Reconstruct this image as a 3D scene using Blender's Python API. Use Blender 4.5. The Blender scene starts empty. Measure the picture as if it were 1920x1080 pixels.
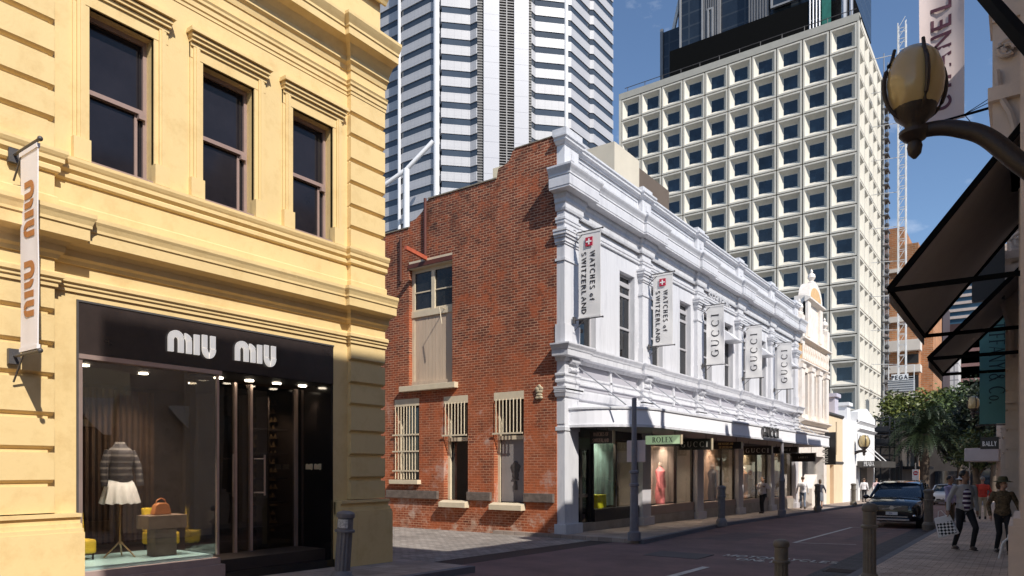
import bpy, bmesh, math, random
from mathutils import Vector, Matrix
random.seed(7)
R = math.radians
S = bpy.context.scene
COL = S.collection
# ---------------------------------------------------------------- camera
cam_data = bpy.data.cameras.new('camera')
cam = bpy.data.objects.new('camera', cam_data); COL.objects.link(cam)
cam.location = (0, 0, 1.6)
cam.rotation_euler = (R(90), 0, math.atan2(960, 1336))
cam_data.sensor_width = 36; cam_data.lens = 36*1336/1920
cam_data.shift_y = 340/1920
cam_data.clip_start = .05; cam_data.clip_end = 3000
S.camera = cam
S.render.resolution_x, S.render.resolution_y = 1920, 1080
# ---------------------------------------------------------------- light
SUN = Vector((.85, -.35, .80)).normalized()
w = bpy.data.worlds.new('World'); S.world = w; w.use_nodes = True
wn, wl = w.node_tree.nodes, w.node_tree.links
sky = wn.new('ShaderNodeTexSky'); sky.sky_type = 'NISHITA'; sky.sun_disc = False
sky.sun_elevation = math.asin(SUN.z); sky.sun_rotation = math.atan2(SUN.x, SUN.y)
sky.altitude = 0; sky.air_density = 1.0; sky.dust_density = .25; sky.ozone_density = 4.0
wtc = wn.new('ShaderNodeTexCoord')
wmap = wn.new('ShaderNodeMapping'); wmap.inputs['Scale'].default_value = (1, 1, 2.0)
wnoi = wn.new('ShaderNodeTexNoise'); wnoi.inputs['Scale'].default_value = 5.5; wnoi.inputs['Detail'].default_value = 9; wnoi.inputs['Roughness'].default_value = .62
wram = wn.new('ShaderNodeValToRGB'); wram.color_ramp.elements[0].position = .56; wram.color_ramp.elements[1].position = .80
wram.color_ramp.elements[1].color = (.55, .55, .55, 1)
wmix = wn.new('ShaderNodeMixRGB'); wmix.inputs[2].default_value = (7.5, 7.9, 8.6, 1)
bg = wn['Background']; bg.inputs['Strength'].default_value = .115
wl.new(wtc.outputs['Generated'], wmap.inputs[0]); wl.new(wmap.outputs[0], wnoi.inputs['Vector'])
wl.new(wnoi.outputs['Fac'], wram.inputs[0]); wl.new(wram.outputs['Color'], wmix.inputs[0])
wl.new(sky.outputs[0], wmix.inputs[1]); wl.new(wmix.outputs[0], bg.inputs['Color'])
sd = bpy.data.lights.new('sun', 'SUN'); sd.energy = 4.4; sd.angle = R(.53); sd.color = (1, .945, .86)
so = bpy.data.objects.new('sun', sd); COL.objects.link(so)
so.rotation_euler = (-SUN).to_track_quat('-Z', 'Y').to_euler(); so.location = (30, -20, 60)
S.view_settings.view_transform = 'Standard'; S.view_settings.look = 'None'
S.view_settings.gamma = 1; S.view_settings.exposure = .33
S.render.engine = 'CYCLES'
# ---------------------------------------------------------------- materials
def s2l(h):
    c = [int(h[i:i+2], 16)/255 for i in (0, 2, 4)]
    return tuple(x/12.92 if x <= .04045 else ((x+.055)/1.055)**2.4 for x in c)
_m = {}
def mat(name, col, rough=.7, var=.12, scale=1.5, bump=.0, bscale=20, metal=0, streak=0, emit=0, spec=.5, grime=None, coat=0):
    """painted / stone / metal surface with two scales of uneven colour and a bump"""
    if name in _m: return _m[name]
    if isinstance(col, str): col = s2l(col)
    m = bpy.data.materials.new(name); m.use_nodes = True
    n, l = m.node_tree.nodes, m.node_tree.links
    b = n['Principled BSDF']
    b.inputs['Roughness'].default_value = rough; b.inputs['Metallic'].default_value = metal
    b.inputs['Specular IOR Level'].default_value = spec
    if coat: b.inputs['Coat Weight'].default_value = coat; b.inputs['Coat Roughness'].default_value = .04
    g = n.new('ShaderNodeNewGeometry')
    mp = n.new('ShaderNodeMapping'); l.new(g.outputs['Position'], mp.inputs[0])
    mp.inputs['Scale'].default_value = (1, 1, .22 if streak else 1)
    no = n.new('ShaderNodeTexNoise'); no.inputs['Scale'].default_value = scale; no.inputs['Detail'].default_value = 8; no.inputs['Roughness'].default_value = .65
    l.new(mp.outputs[0], no.inputs['Vector'])
    rp = n.new('ShaderNodeMapRange'); rp.inputs['From Min'].default_value = .3; rp.inputs['From Max'].default_value = .7
    rp.inputs['To Min'].default_value = 1-var; rp.inputs['To Max'].default_value = 1+var*.6
    l.new(no.outputs['Fac'], rp.inputs['Value'])
    mx = n.new('ShaderNodeVectorMath'); mx.operation = 'SCALE'; mx.inputs[0].default_value = col[:3]
    l.new(rp.outputs[0], mx.inputs['Scale'])
    out = mx.outputs[0]
    if streak:
        m3 = n.new('ShaderNodeMapping'); l.new(g.outputs['Position'], m3.inputs[0]); m3.inputs['Scale'].default_value = (5, 5, .28)
        n3 = n.new('ShaderNodeTexNoise'); n3.inputs['Scale'].default_value = 1; n3.inputs['Detail'].default_value = 7; n3.inputs['Roughness'].default_value = .7
        l.new(m3.outputs[0], n3.inputs['Vector'])
        r3 = n.new('ShaderNodeMapRange'); r3.inputs['From Min'].default_value = .48; r3.inputs['From Max'].default_value = .72; r3.inputs['To Min'].default_value = 1; r3.inputs['To Max'].default_value = .85
        l.new(n3.outputs['Fac'], r3.inputs[0]); x3 = n.new('ShaderNodeVectorMath'); x3.operation = 'SCALE'; l.new(out, x3.inputs[0]); l.new(r3.outputs[0], x3.inputs['Scale']); out = x3.outputs[0]
    if grime:
        n2 = n.new('ShaderNodeTexNoise'); n2.inputs['Scale'].default_value = grime[1]; n2.inputs['Detail'].default_value = 10; n2.inputs['Roughness'].default_value = .7
        l.new(mp.outputs[0], n2.inputs['Vector'])
        r2 = n.new('ShaderNodeValToRGB'); r2.color_ramp.elements[0].position = .5; r2.color_ramp.elements[1].position = .78
        l.new(n2.outputs['Fac'], r2.inputs[0])
        mm = n.new('ShaderNodeMixRGB'); mm.inputs[2].default_value = (*s2l(grime[0]), 1)
        sc = n.new('ShaderNodeMath'); sc.operation = 'MULTIPLY'; sc.inputs[1].default_value = grime[2]
        l.new(r2.outputs[0], sc.inputs[0]); l.new(sc.outputs[0], mm.inputs[0]); l.new(out, mm.inputs[1]); out = mm.outputs[0]
    l.new(out, b.inputs['Base Color'])
    if emit:
        l.new(out, b.inputs['Emission Color']); b.inputs['Emission Strength'].default_value = emit
    if bump:
        bn = n.new('ShaderNodeTexNoise'); bn.inputs['Scale'].default_value = bscale; bn.inputs['Detail'].default_value = 6
        l.new(g.outputs['Position'], bn.inputs['Vector'])
        bp = n.new('ShaderNodeBump'); bp.inputs['Strength'].default_value = bump; bp.inputs['Distance'].default_value = .02
        l.new(bn.outputs['Fac'], bp.inputs['Height']); l.new(bp.outputs[0], b.inputs['Normal'])
    _m[name] = m
    return m
def glass(name, tint, trans=.6, refl=1.0, rough=.0, ior=1.6):
    """window pane: fresnel reflection over a see-through tint"""
    if name in _m: return _m[name]
    m = bpy.data.materials.new(name); m.use_nodes = True
    n, l = m.node_tree.nodes, m.node_tree.links
    n.remove(n['Principled BSDF'])
    tr = n.new('ShaderNodeBsdfTransparent'); tr.inputs[0].default_value = (*tint, 1)
    di = n.new('ShaderNodeBsdfDiffuse'); di.inputs[0].default_value = (.012, .014, .018, 1)
    gl = n.new('ShaderNodeBsdfGlossy'); gl.inputs['Roughness'].default_value = rough; gl.inputs[0].default_value = (refl, refl, refl, 1)
    g = n.new('ShaderNodeNewGeometry')
    wn_ = n.new('ShaderNodeTexNoise'); wn_.inputs['Scale'].default_value = .9; wn_.inputs['Detail'].default_value = 1
    bp = n.new('ShaderNodeBump'); bp.inputs['Strength'].default_value = .08; bp.inputs['Distance'].default_value = .05
    l.new(g.outputs['Position'], wn_.inputs['Vector']); l.new(wn_.outputs['Fac'], bp.inputs['Height']); l.new(bp.outputs[0], gl.inputs['Normal'])
    a = n.new('ShaderNodeMixShader'); a.inputs[0].default_value = trans
    l.new(di.outputs[0], a.inputs[1]); l.new(tr.outputs[0], a.inputs[2])
    lw = n.new('ShaderNodeFresnel'); im = n.new('ShaderNodeMapRange'); im.inputs['To Min'].default_value = ior; im.inputs['To Max'].default_value = 1/ior
    l.new(g.outputs['Backfacing'], im.inputs[0]); l.new(im.outputs[0], lw.inputs[0])
    b = n.new('ShaderNodeMixShader')
    l.new(lw.outputs[0], b.inputs[0]); l.new(a.outputs[0], b.inputs[1]); l.new(gl.outputs[0], b.inputs[2])
    l.new(b.outputs[0], n['Material Output'].inputs[0])
    _m[name] = m
    return m
def brickmat(name, axis, c1, c2, mortar, w_=.235, h_=.078, msize=.011, bump=.6, offs=.5, rough=.85, patches=None, varsc=1.2):
    """axis 'xz': wall across X; 'yz': wall along Y; 'xy': paving"""
    if name in _m: return _m[name]
    m = bpy.data.materials.new(name); m.use_nodes = True
    n, l = m.node_tree.nodes, m.node_tree.links
    b = n['Principled BSDF']; b.inputs['Roughness'].default_value = rough
    g = n.new('ShaderNodeNewGeometry'); sp = n.new('ShaderNodeSeparateXYZ'); cb = n.new('ShaderNodeCombineXYZ')
    l.new(g.outputs['Position'], sp.inputs[0])
    idx = {'x': 0, 'y': 1, 'z': 2}
    l.new(sp.outputs[idx[axis[0]]], cb.inputs[0]); l.new(sp.outputs[idx[axis[1]]], cb.inputs[1])
    br = n.new('ShaderNodeTexBrick'); l.new(cb.outputs[0], br.inputs['Vector'])
    br.inputs['Scale'].default_value = 1; br.inputs['Brick Width'].default_value = w_; br.inputs['Row Height'].default_value = h_
    br.inputs['Mortar Size'].default_value = msize; br.inputs['Mortar Smooth'].default_value = .3; br.offset = offs
    br.inputs['Color1'].default_value = (*s2l(c1), 1); br.inputs['Color2'].default_value = (*s2l(c2), 1); br.inputs['Mortar'].default_value = (*s2l(mortar), 1)
    no = n.new('ShaderNodeTexNoise'); no.inputs['Scale'].default_value = varsc; no.inputs['Detail'].default_value = 8; no.inputs['Roughness'].default_value = .7
    l.new(g.outputs['Position'], no.inputs['Vector'])
    rp = n.new('ShaderNodeMapRange'); rp.inputs['From Min'].default_value = .3; rp.inputs['From Max'].default_value = .7; rp.inputs['To Min'].default_value = .62; rp.inputs['To Max'].default_value = 1.3
    l.new(no.outputs['Fac'], rp.inputs[0])
    mx = n.new('ShaderNodeVectorMath'); mx.operation = 'SCALE'; l.new(br.outputs['Color'], mx.inputs[0]); l.new(rp.outputs[0], mx.inputs['Scale'])
    out = mx.outputs[0]
    for (pc, psc, lo, hi, amt, zlim) in (patches or []):
        n2 = n.new('ShaderNodeTexNoise'); n2.inputs['Scale'].default_value = psc; n2.inputs['Detail'].default_value = 9; n2.inputs['Roughness'].default_value = .72
        l.new(g.outputs['Position'], n2.inputs['Vector'])
        r2 = n.new('ShaderNodeMapRange'); r2.inputs['From Min'].default_value = lo; r2.inputs['From Max'].default_value = hi; r2.inputs['To Max'].default_value = amt
        l.new(n2.outputs['Fac'], r2.inputs[0])
        fac = r2.outputs[0]
        if zlim:
            r3 = n.new('ShaderNodeMapRange'); r3.inputs['From Min'].default_value = zlim[0]; r3.inputs['From Max'].default_value = zlim[1]
            l.new(sp.outputs[2], r3.inputs[0])
            mu = n.new('ShaderNodeMath'); mu.operation = 'MULTIPLY'; l.new(fac, mu.inputs[0]); l.new(r3.outputs[0], mu.inputs[1]); fac = mu.outputs[0]
        mm = n.new('ShaderNodeMixRGB'); mm.inputs[2].default_value = (*s2l(pc), 1)
        l.new(fac, mm.inputs[0]); l.new(out, mm.inputs[1]); out = mm.outputs[0]
    l.new(out, b.inputs['Base Color'])
    bp = n.new('ShaderNodeBump'); bp.inputs['Strength'].default_value = bump; bp.inputs['Distance'].default_value = .01; bp.invert = True
    l.new(br.outputs['Fac'], bp.inputs['Height']); l.new(bp.outputs[0], b.inputs['Normal'])
    _m[name] = m
    return m
def gridmat(name, axis, col, line, w_, h_, ms, rough=.4, var=.06):
    m = brickmat(name, axis, col, col, line, w_, h_, ms, bump=.2, offs=0, rough=rough, varsc=.25)
    for nd in m.node_tree.nodes:
        if nd.type == 'MAP_RANGE': nd.inputs['To Min'].default_value = 1-var; nd.inputs['To Max'].default_value = 1+var
    return m
# ---------------------------------------------------------------- mesh helpers
class MB:
    def __init__(s): s.v = []; s.f = []
    def add(s, vs, fs):
        o = len(s.v); s.v += [tuple(p) for p in vs]; s.f += [tuple(i+o for i in q) for q in fs]; return s
    def box(s, x0, x1, y0, y1, z0, z1):
        vs = [(x, y, z) for z in (z0, z1) for y in (y0, y1) for x in (x0, x1)]
        return s.add(vs, [(0, 2, 3, 1), (4, 5, 7, 6), (0, 1, 5, 4), (2, 6, 7, 3), (0, 4, 6, 2), (1, 3, 7, 5)])
    def quad(s, *p): return s.add(p, [tuple(range(len(p)))])
    def prism(s, poly, fn, a, b):
        """poly 2D, fn(u,v,t)->xyz"""
        n = len(poly)
        vs = [fn(u, v, a) for u, v in poly] + [fn(u, v, b) for u, v in poly]
        return s.add(vs, [tuple(range(n)), tuple(range(2*n-1, n-1, -1))] + [(i, (i+1) % n, n+(i+1) % n, n+i) for i in range(n)])
    def px(s, poly, x0, x1): return s.prism(poly, lambda u, v, t: (t, u, v), x0, x1)
    def py(s, poly, y0, y1): return s.prism(poly, lambda u, v, t: (u, t, v), y0, y1)
    def pz(s, poly, z0, z1): return s.prism(poly, lambda u, v, t: (u, v, t), z0, z1)
    def tube(s, pts, r, n=8):
        pts = [Vector(p) for p in pts]; rs = r if isinstance(r, (list, tuple)) else [r]*len(pts)
        o = len(s.v)
        for i, p in enumerate(pts):
            d = (pts[min(i+1, len(pts)-1)]-pts[max(i-1, 0)]).normalized()
            a = Vector((0, 0, 1)) if abs(d.z) < .9 else Vector((1, 0, 0))
            u = d.cross(a).normalized(); v_ = d.cross(u)
            for k in range(n):
                t = 2*math.pi*k/n
                s.v.append(tuple(p+(u*math.cos(t)+v_*math.sin(t))*rs[i]))
        for i in range(len(pts)-1):
            for k in range(n):
                s.f.append((o+i*n+k, o+i*n+(k+1) % n, o+(i+1)*n+(k+1) % n, o+(i+1)*n+k))
        s.f.append(tuple(o+k for k in range(n))); s.f.append(tuple(o+(len(pts)-1)*n+k for k in range(n)))
        return s
    def bar(s, p, q, w_, h_=None):
        h_ = h_ or w_; p, q = Vector(p), Vector(q); d = (q-p).normalized()
        a = Vector((0, 0, 1)) if abs(d.z) < .95 else Vector((1, 0, 0))
        u = d.cross(a).normalized()*w_/2; v_ = u.cross(d).normalized()*h_/2
        vs = [p-u-v_, p+u-v_, p+u+v_, p-u+v_, q-u-v_, q+u-v_, q+u+v_, q-u+v_]
        return s.add(vs, [(0, 1, 2, 3), (7, 6, 5, 4), (0, 4, 5, 1), (1, 5, 6, 2), (2, 6, 7, 3), (3, 7, 4, 0)])
    def lathe(s, prof, c, n=16, ax=None):
        """prof [(r,z)] about vertical axis through c"""
        o = len(s.v); x, y, z = c
        for r_, h in prof:
            for k in range(n):
                t = 2*math.pi*k/n; s.v.append((x+r_*math.cos(t), y+r_*math.sin(t), z+h))
        for i in range(len(prof)-1):
            for k in range(n): s.f.append((o+i*n+k, o+i*n+(k+1) % n, o+(i+1)*n+(k+1) % n, o+(i+1)*n+k))
        s.f.append(tuple(o+k for k in range(n))[::-1]); s.f.append(tuple(o+(len(prof)-1)*n+k for k in range(n)))
        return s
    def ell(s, c, r, n=12, m_=8, rot=None):
        o = len(s.v); c = Vector(c)
        for i in range(m_+1):
            ph = math.pi*i/m_
            for k in range(n):
                t = 2*math.pi*k/n
                p = Vector((r[0]*math.sin(ph)*math.cos(t), r[1]*math.sin(ph)*math.sin(t), r[2]*math.cos(ph)))
                if rot: p = rot @ p
                s.v.append(tuple(c+p))
        for i in range(m_):
            for k in range(n): s.f.append((o+i*n+k, o+i*n+(k+1) % n, o+(i+1)*n+(k+1) % n, o+(i+1)*n+k))
        return s
    def sweep(s, path, prof):
        """path [(x,y)], outside on the right hand; prof [(offset,z)] bottom to top; mitred; capped against the wall"""
        n = len(path); P = [Vector(p) for p in path]; rows = []
        for i in range(n):
            d0 = (P[i]-P[i-1]).normalized() if i else None
            d1 = (P[i+1]-P[i]).normalized() if i < n-1 else None
            d0 = d0 or d1; d1 = d1 or d0
            n0 = Vector((d0.y, -d0.x)); n1 = Vector((d1.y, -d1.x)); mm = (n0+n1)
            k = mm.length_squared
            mm = n0 if k < 1e-6 else mm*(2/k)
            rows.append(mm)
        prof = [(-.02, prof[0][1])]+list(prof)+[(-.02, prof[-1][1])]
        o = len(s.v); m_ = len(prof)
        for i in range(n):
            for (a, z) in prof: s.v.append((P[i].x+rows[i].x*a, P[i].y+rows[i].y*a, z))
        for i in range(n-1):
            for k in range(m_-1): s.f.append((o+i*m_+k, o+(i+1)*m_+k, o+(i+1)*m_+k+1, o+i*m_+k+1))
        s.f.append(tuple(o+k for k in range(m_))); s.f.append(tuple(o+(n-1)*m_+k for k in range(m_-1, -1, -1)))
        return s
    def wall(s, axis, c0, c1, u0, u1, z0, z1, holes):
        """slab between c0 and c1 with rectangular holes (u0,u1,z0,z1)"""
        us = sorted({u0, u1, *[h[0] for h in holes], *[h[1] for h in holes]}); us = [u for u in us if u0 <= u <= u1]
        for a, b in zip(us[:-1], us[1:]):
            hs = sorted([h for h in holes if h[0] < b-1e-6 and h[1] > a+1e-6], key=lambda h: h[2]); z = z0
            for h in hs+[(0, 0, z1, z1)]:
                if h[2] > z+1e-4:
                    if axis == 'x': s.box(c0, c1, a, b, z, h[2])
                    else: s.box(a, b, c0, c1, z, h[2])
                z = max(z, h[3])
        return s
    def build(s, name, m, parent=None, smooth=False, recalc=True, bevel=0):
        off = Vector((0, 0, 0)); p = parent
        while p is not None: off += p.location; p = p.parent
        me = bpy.data.meshes.new(name)
        me.from_pydata([(v[0]-off.x, v[1]-off.y, v[2]-off.z) for v in s.v], [], s.f)
        if recalc:
            bm = bmesh.new(); bm.from_mesh(me); bmesh.ops.recalc_face_normals(bm, faces=bm.faces); bm.to_mesh(me); bm.free()
        me.update()
        me.materials.append(m)
        if smooth:
            me.polygons.foreach_set('use_smooth', [True]*len(me.polygons))
            try: me.set_sharp_from_angle(angle=R(40))
            except Exception: pass
        o = bpy.data.objects.new(name, me); COL.objects.link(o); o.parent = parent
        if bevel:
            b = o.modifiers.new('bevel', 'BEVEL'); b.width = bevel; b.segments = 2; b.limit_method = 'ANGLE'; b.angle_limit = R(35)
        return o
def tag(o, label=None, cat=None, group=None, kind=None):
    if label: o['label'] = label
    if cat: o['category'] = cat
    if group: o['group'] = group
    if kind: o['kind'] = kind
    return o
def thing(name, label, cat, loc=(0, 0, 0), group=None):
    o = bpy.data.objects.new(name, None); COL.objects.link(o); o.location = loc; o.empty_display_size = .3
    return tag(o, label, cat, group)
def dup(o, parent=None):
    c = o.copy(); COL.objects.link(c); c.parent = parent
    for ch in [x for x in bpy.data.objects if x.parent == o]: dup(ch, c)
    return c
def gz(y): return -.014*max(-6, min(y, 90))
# ---------------------------------------------------------------- lettering
def arcpts(cx, cy, rx, ry, a0, a1, n=14): return [(cx+rx*math.cos(R(a0+(a1-a0)*i/n)), cy+ry*math.sin(R(a0+(a1-a0)*i/n))) for i in range(n+1)]
def ring(cx, cy, rx, ry, tx, ty, a0, a1, n=14):
    o, i = arcpts(cx, cy, rx, ry, a0, a1, n), arcpts(cx, cy, rx-tx, ry-ty, a0, a1, n)
    return [[o[k], o[k+1], i[k+1], i[k]] for k in range(n)]
def rct(x0, y0, x1, y1): return [[(x0, y0), (x1, y0), (x1, y1), (x0, y1)]]
def glyph(ch, k, t, sf):
    """polygons and advance; k thick stroke, t thin stroke, sf serif length"""
    sr = lambda x, y: rct(x-sf, y, x+k+sf, y+t) if sf else []
    st = lambda x: rct(x, 0, x+k, 1)+sr(x, 0)+sr(x, 1-t)
    sth = lambda x: rct(x, 0, x+t, 1)+(rct(x-sf, 0, x+t+sf, t)+rct(x-sf, 1-t, x+t+sf, 1) if sf else [])
    if ch == ' ': return [], .35
    if ch == 'I': return st(sf), k+2*sf+.12
    if ch == 'L': return st(sf)+rct(sf, 0, .55, t)+(rct(.55-t, 0, .55, .22) if sf else []), .68
    if ch == 'E': return st(sf)+rct(sf, 0, .58, t)+rct(sf, 1-t, .55, 1)+rct(sf, .5-t/2, .48, .5+t/2), .7
    if ch == 'F': return st(sf)+rct(sf, 1-t, .55, 1)+rct(sf, .5-t/2, .48, .5+t/2), .64
    if ch == 'T': return rct(.3-k/2, 0, .3+k/2, 1)+rct(0, 1-t, .6, 1)+(rct(.3-k/2-sf, 0, .3+k/2+sf, t) if sf else []), .7
    if ch == 'H': return st(sf)+st(.6-k)+rct(sf, .5-t/2, .6, .5+t/2), .8
    if ch == 'N': return sth(sf)+sth(.66)+[[(sf, 1), (sf+k, 1), (.66+t, 0), (.66+t-k, 0)]], .85
    if ch == 'M': return sth(sf)+st(.7)+[[(sf, 1), (sf+k, 1), (.48, 0), (.42, 0)], [(.42, 0), (.48, 0), (.7+t, 1), (.7, 1)]], 1.0
    if ch == 'A': return [[(0, 0), (t, 0), (.36, 1), (.32, 1)], [(.6, 0), (.6+k, 0), (.4, 1), (.3, 1)]]+rct(.13, .3, .62, .3+t), .8
    if ch == 'V': return [[(0, 1), (k, 1), (.38, 0), (.32, 0)], [(.32, 0), (.38, 0), (.68, 1), (.68-t, 1)]], .75
    if ch == 'W': return [[(0, 1), (k, 1), (.32, 0), (.26, 0)], [(.26, 0), (.32, 0), (.52, 1), (.46, 1)], [(.46, 1), (.46+k, 1), (.76, 0), (.7, 0)], [(.7, 0), (.76, 0), (.98, 1), (.98-t, 1)]], 1.05
    if ch == 'X': return [[(0, 1), (k, 1), (.66, 0), (.66-k, 0)], [(0, 0), (t, 0), (.64, 1), (.64-t, 1)]]+(rct(-.02, 0, .16, t)+rct(.5, 0, .7, t)+rct(-.04, 1-t, .2, 1)+rct(.5, 1-t, .68, 1) if sf else []), .76
    if ch == 'Y': return rct(.32-k/2, 0, .32+k/2, .5)+[[(0, 1), (k, 1), (.32+k/2, .5), (.32-k/2, .45)], [(.32-k/2, .45), (.32+k/2, .5), (.64, 1), (.64-t, 1)]], .72
    if ch == 'Z': return rct(0, 0, .6, t)+rct(0, 1-t, .6, 1)+[[(0, 0), (k, 0), (.6, 1), (.6-k, 1)]], .7
    if ch == 'O': return ring(.45, .5, .45, .52, k, t, 0, 360, 22), 1.02
    if ch == 'C': return ring(.45, .5, .45, .52, k, t, 48, 312, 18)+(rct(.72, .68, .76, .94) if sf else []), .9
    if ch == 'G': return ring(.45, .5, .45, .52, k, t, 48, 318, 18)+rct(.78-k, .05, .78, .45)+rct(.55, .42, .86, .42+t), .98
    if ch == 'U': return rct(0, .35, k, 1)+rct(.68-t, .35, .68, 1)+ring(.34, .36, .34, .38, k*.8, t, 180, 360)+(rct(-sf, 1-t, k+sf, 1)+rct(.68-t-sf, 1-t, .68+sf, 1) if sf else []), .82
    if ch == 'D': return st(sf)+ring(.25, .5, .45, .5, k, t, -90, 90)+rct(sf, 0, .25, t)+rct(sf, 1-t, .25, 1), .82
    if ch == 'P': return st(sf)+ring(.3, .74, .28, .26, k, t, -90, 90)+rct(sf, .48, .3, .48+t)+rct(sf, 1-t, .3, 1), .68
    if ch == 'B': return st(sf)+ring(.3, .76, .25, .24, k, t, -90, 90)+ring(.3, .26, .3, .26, k, t, -90, 90)+rct(sf, .5-t/2, .3, .5+t/2)+rct(sf, 1-t, .3, 1)+rct(sf, 0, .3, t), .72
    if ch == 'R': return st(sf)+ring(.3, .74, .28, .26, k, t, -90, 90)+rct(sf, .48, .3, .48+t)+rct(sf, 1-t, .3, 1)+[[(.28, .5), (.28+k, .5), (.72, 0), (.72-k, 0)]], .78
    if ch == 'S': return ring(.3, .75, .28, .27, k*.8, t, 40, 270)+ring(.3, .26, .3, .27, k*.8, t, -140, 90), .7
    if ch == '&': return ring(.34, .78, .2, .22, k*.7, t, 0, 360)+ring(.32, .28, .32, .3, k*.8, t, 60, 400)+[[(.2, .75), (.2+k, .75), (.8, 0), (.8-k, 0)]], .92
    if ch == 'o': return ring(.28, .3, .28, .32, k*.85, t, 0, 360), .66
    if ch == 'f': return rct(.12, 0, .12+k*.8, .75)+ring(.3, .75, .18, .2, k*.6, t, 60, 180)+rct(0, .5, .36, .5+t), .42
    if ch == '.': return rct(0, 0, k, k), .3
    if ch == 'm':
        g = [[*arcpts(.25, .62, .25, .38, 180, 0, 10)][i:i+2]+[*arcpts(.25, .55, .08, .14, 180, 0, 10)][i:i+2][::-1] for i in range(10)]
        g += rct(0, 0, .17, .62)+rct(.33, 0, .5, .62)
        g += [[a, b, c, d] for a, b, c, d in zip(arcpts(.5, .58, .27, .36, 80, 0, 8)[:-1], arcpts(.5, .58, .27, .36, 80, 0, 8)[1:], arcpts(.5, .5, .1, .2, 60, 0, 8)[1:], arcpts(.5, .5, .1, .2, 60, 0, 8)[:-1])]
        g += rct(.6, 0, .77, .58)
        return g, .86
    if ch == 'i': return rct(0, 0, .18, .95), .28
    if ch == 'u':
        return rct(0, .38, .17, 1)+rct(.29, .38, .46, 1)+ring(.22, .36, .22, .46, .17, .26, 180, 268, 8)+ring(.24, .36, .22, .46, .17, .26, 272, 360, 8), .52
    return [], .4
def letters(txt, h, origin, right, up, m, parent, name='lettering', th=.012, k=.16, t=.05, sf=.08, gap=0, align='c', wscale=1, surf=None):
    """raised lettering on a plane; origin is the baseline point"""
    right, up, origin = Vector(right).normalized(), Vector(up).normalized(), Vector(origin); nrm = right.cross(up)
    gl = [glyph(c, k, t, sf) for c in txt]; W = sum((g[1]+gap) for g in gl)-gap
    x = {'c': -W/2, 'l': 0, 'r': -W}[align]; mb = MB()
    for g, adv in gl:
        for iq, poly in enumerate(g):
            mb.prism([((px_+x)*h*wscale, py_*h) for px_, py_ in poly], lambda u, v, tt: origin+right*u+up*v+nrm*tt, -.002, th*(1+.05*(iq % 9)))
        x += adv+gap
    if surf: mb.v = [(vx, surf(vx, vz)-(.0015 if abs(vy-origin.y) < .003 else th), vz) for vx, vy, vz in mb.v]
    return mb.build(name, m, parent)
# ================================================================ colours
YEL = mat('yellow_paint', (.715, .53, .255), .62, .06, .8, .12, 30, grime=('b08a4c', 2.8, .42))
WHT = mat('white_paint', (.62, .62, .645), .6, .07, 1.6, .08, 25, streak=1, grime=('85858e', 3.2, .55))
CRM = mat('cream_paint', (.74, .64, .46), .6, .08, 1.5, .1, 25, streak=1, grime=('a58a62', 3, .35))
BRICK = brickmat('red_brick', 'xz', '90472a', '5c2a1a', 'b98f72', .235, .078, .012, .5, patches=[('b0562c', 1.7, .5, .62, .6, None), ('32180f', 2.6, .53, .66, .55, None),
    ('b8643a', .55, .36, .56, .7, (5.6, 3.4)), ('b7a59a', 1.1, .54, .66, .8, (4.3, 3.4)), ('2c1a12', .9, .50, .68, .75, (7.5, 9.5)), ('c8b8a4', 2.2, .5, .7, .7, (.35, -.05))])
STONE = mat('ledge_stone', '6b5f57', .9, .45, 6, .4, 30)
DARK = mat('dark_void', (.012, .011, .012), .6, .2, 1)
BLK = mat('black_gloss', (.012, .010, .010), .12, .3, 1.5, spec=.6)
BRONZE = mat('fascia_bronze', (.035, .026, .024), .16, .3, 2.0, spec=.7)
PINKM = mat('pink_metal', (.62, .47, .42), .3, .1, 3, metal=.7)
FRAME = mat('window_frame_mauve', (.30, .21, .185), .5, .1, 4)
WGL = glass('window_glass', (.18, .18, .2), .55, .8)
SGL = glass('shop_glass', (.86, .86, .84), .96, 1, 0, 2.0)
LOFT = mat('loft_pane', (.02, .02, .02), .25, .6, 2.5, spec=.5)
DGL = mat('dark_glass', (.006, .009, .015), .04, .3, .4, spec=.9)
GREYM = mat('grey_iron', '4d4a4a', .45, .2, 6, .1, 40)
STEEL = mat('steel', (.45, .45, .46), .35, .1, 4, metal=.6)
# ================================================================ ground
def sheet(name, pts, m, dz, ys, parent=None):
    """strip following the falling street: pts(y)->(x0,x1)"""
    mb = MB()
    for a, b in zip(ys[:-1], ys[1:]):
        xa0, xa1 = pts(a); xb0, xb1 = pts(b)
        mb.quad((xa0, a, gz(a)+dz), (xa1, a, gz(a)+dz), (xb1, b, gz(b)+dz), (xb0, b, gz(b)+dz))
    return tag(mb.build(name, m, parent), kind='structure')
ASPH = mat('asphalt', (.20, .118, .108), .82, .32, 1.0, .5, 90, grime=('5c4642', .6, .7))
SETT = brickmat('blue_setts', 'xy', '4a474d', '35333a', '1d1a1b', .22, .11, .012, .7, rough=.75, varsc=2)
PAVR = brickmat('red_paving', 'xy', 'd0bcac', 'b8a292', '8a7668', .23, .115, .008, .6, rough=.85, varsc=1.2)
PAVG = brickmat('grey_paving', 'xy', 'a8988c', '93847a', '6a5d54', .4, .4, .006, .4, rough=.85, varsc=1)
LANEM = brickmat('lane_paving', 'xy', 'a29a92', '857d76', '5f5954', .24, .12, .010, .7, rough=.8, varsc=.9)
KERBM = mat('kerb_stone', '6a6a70', .8, .15, 3, .2, 40)
kerbL = lambda y: -8.85+(.85 if y < 16.6 else .85*max(0, 1-(y-16.6)/9))
yy = [-8, 0, 4, 8, 12, 16.6, 18, 20, 22.5, 25.6, 30, 40, 55, 75, 90, 160]
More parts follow.
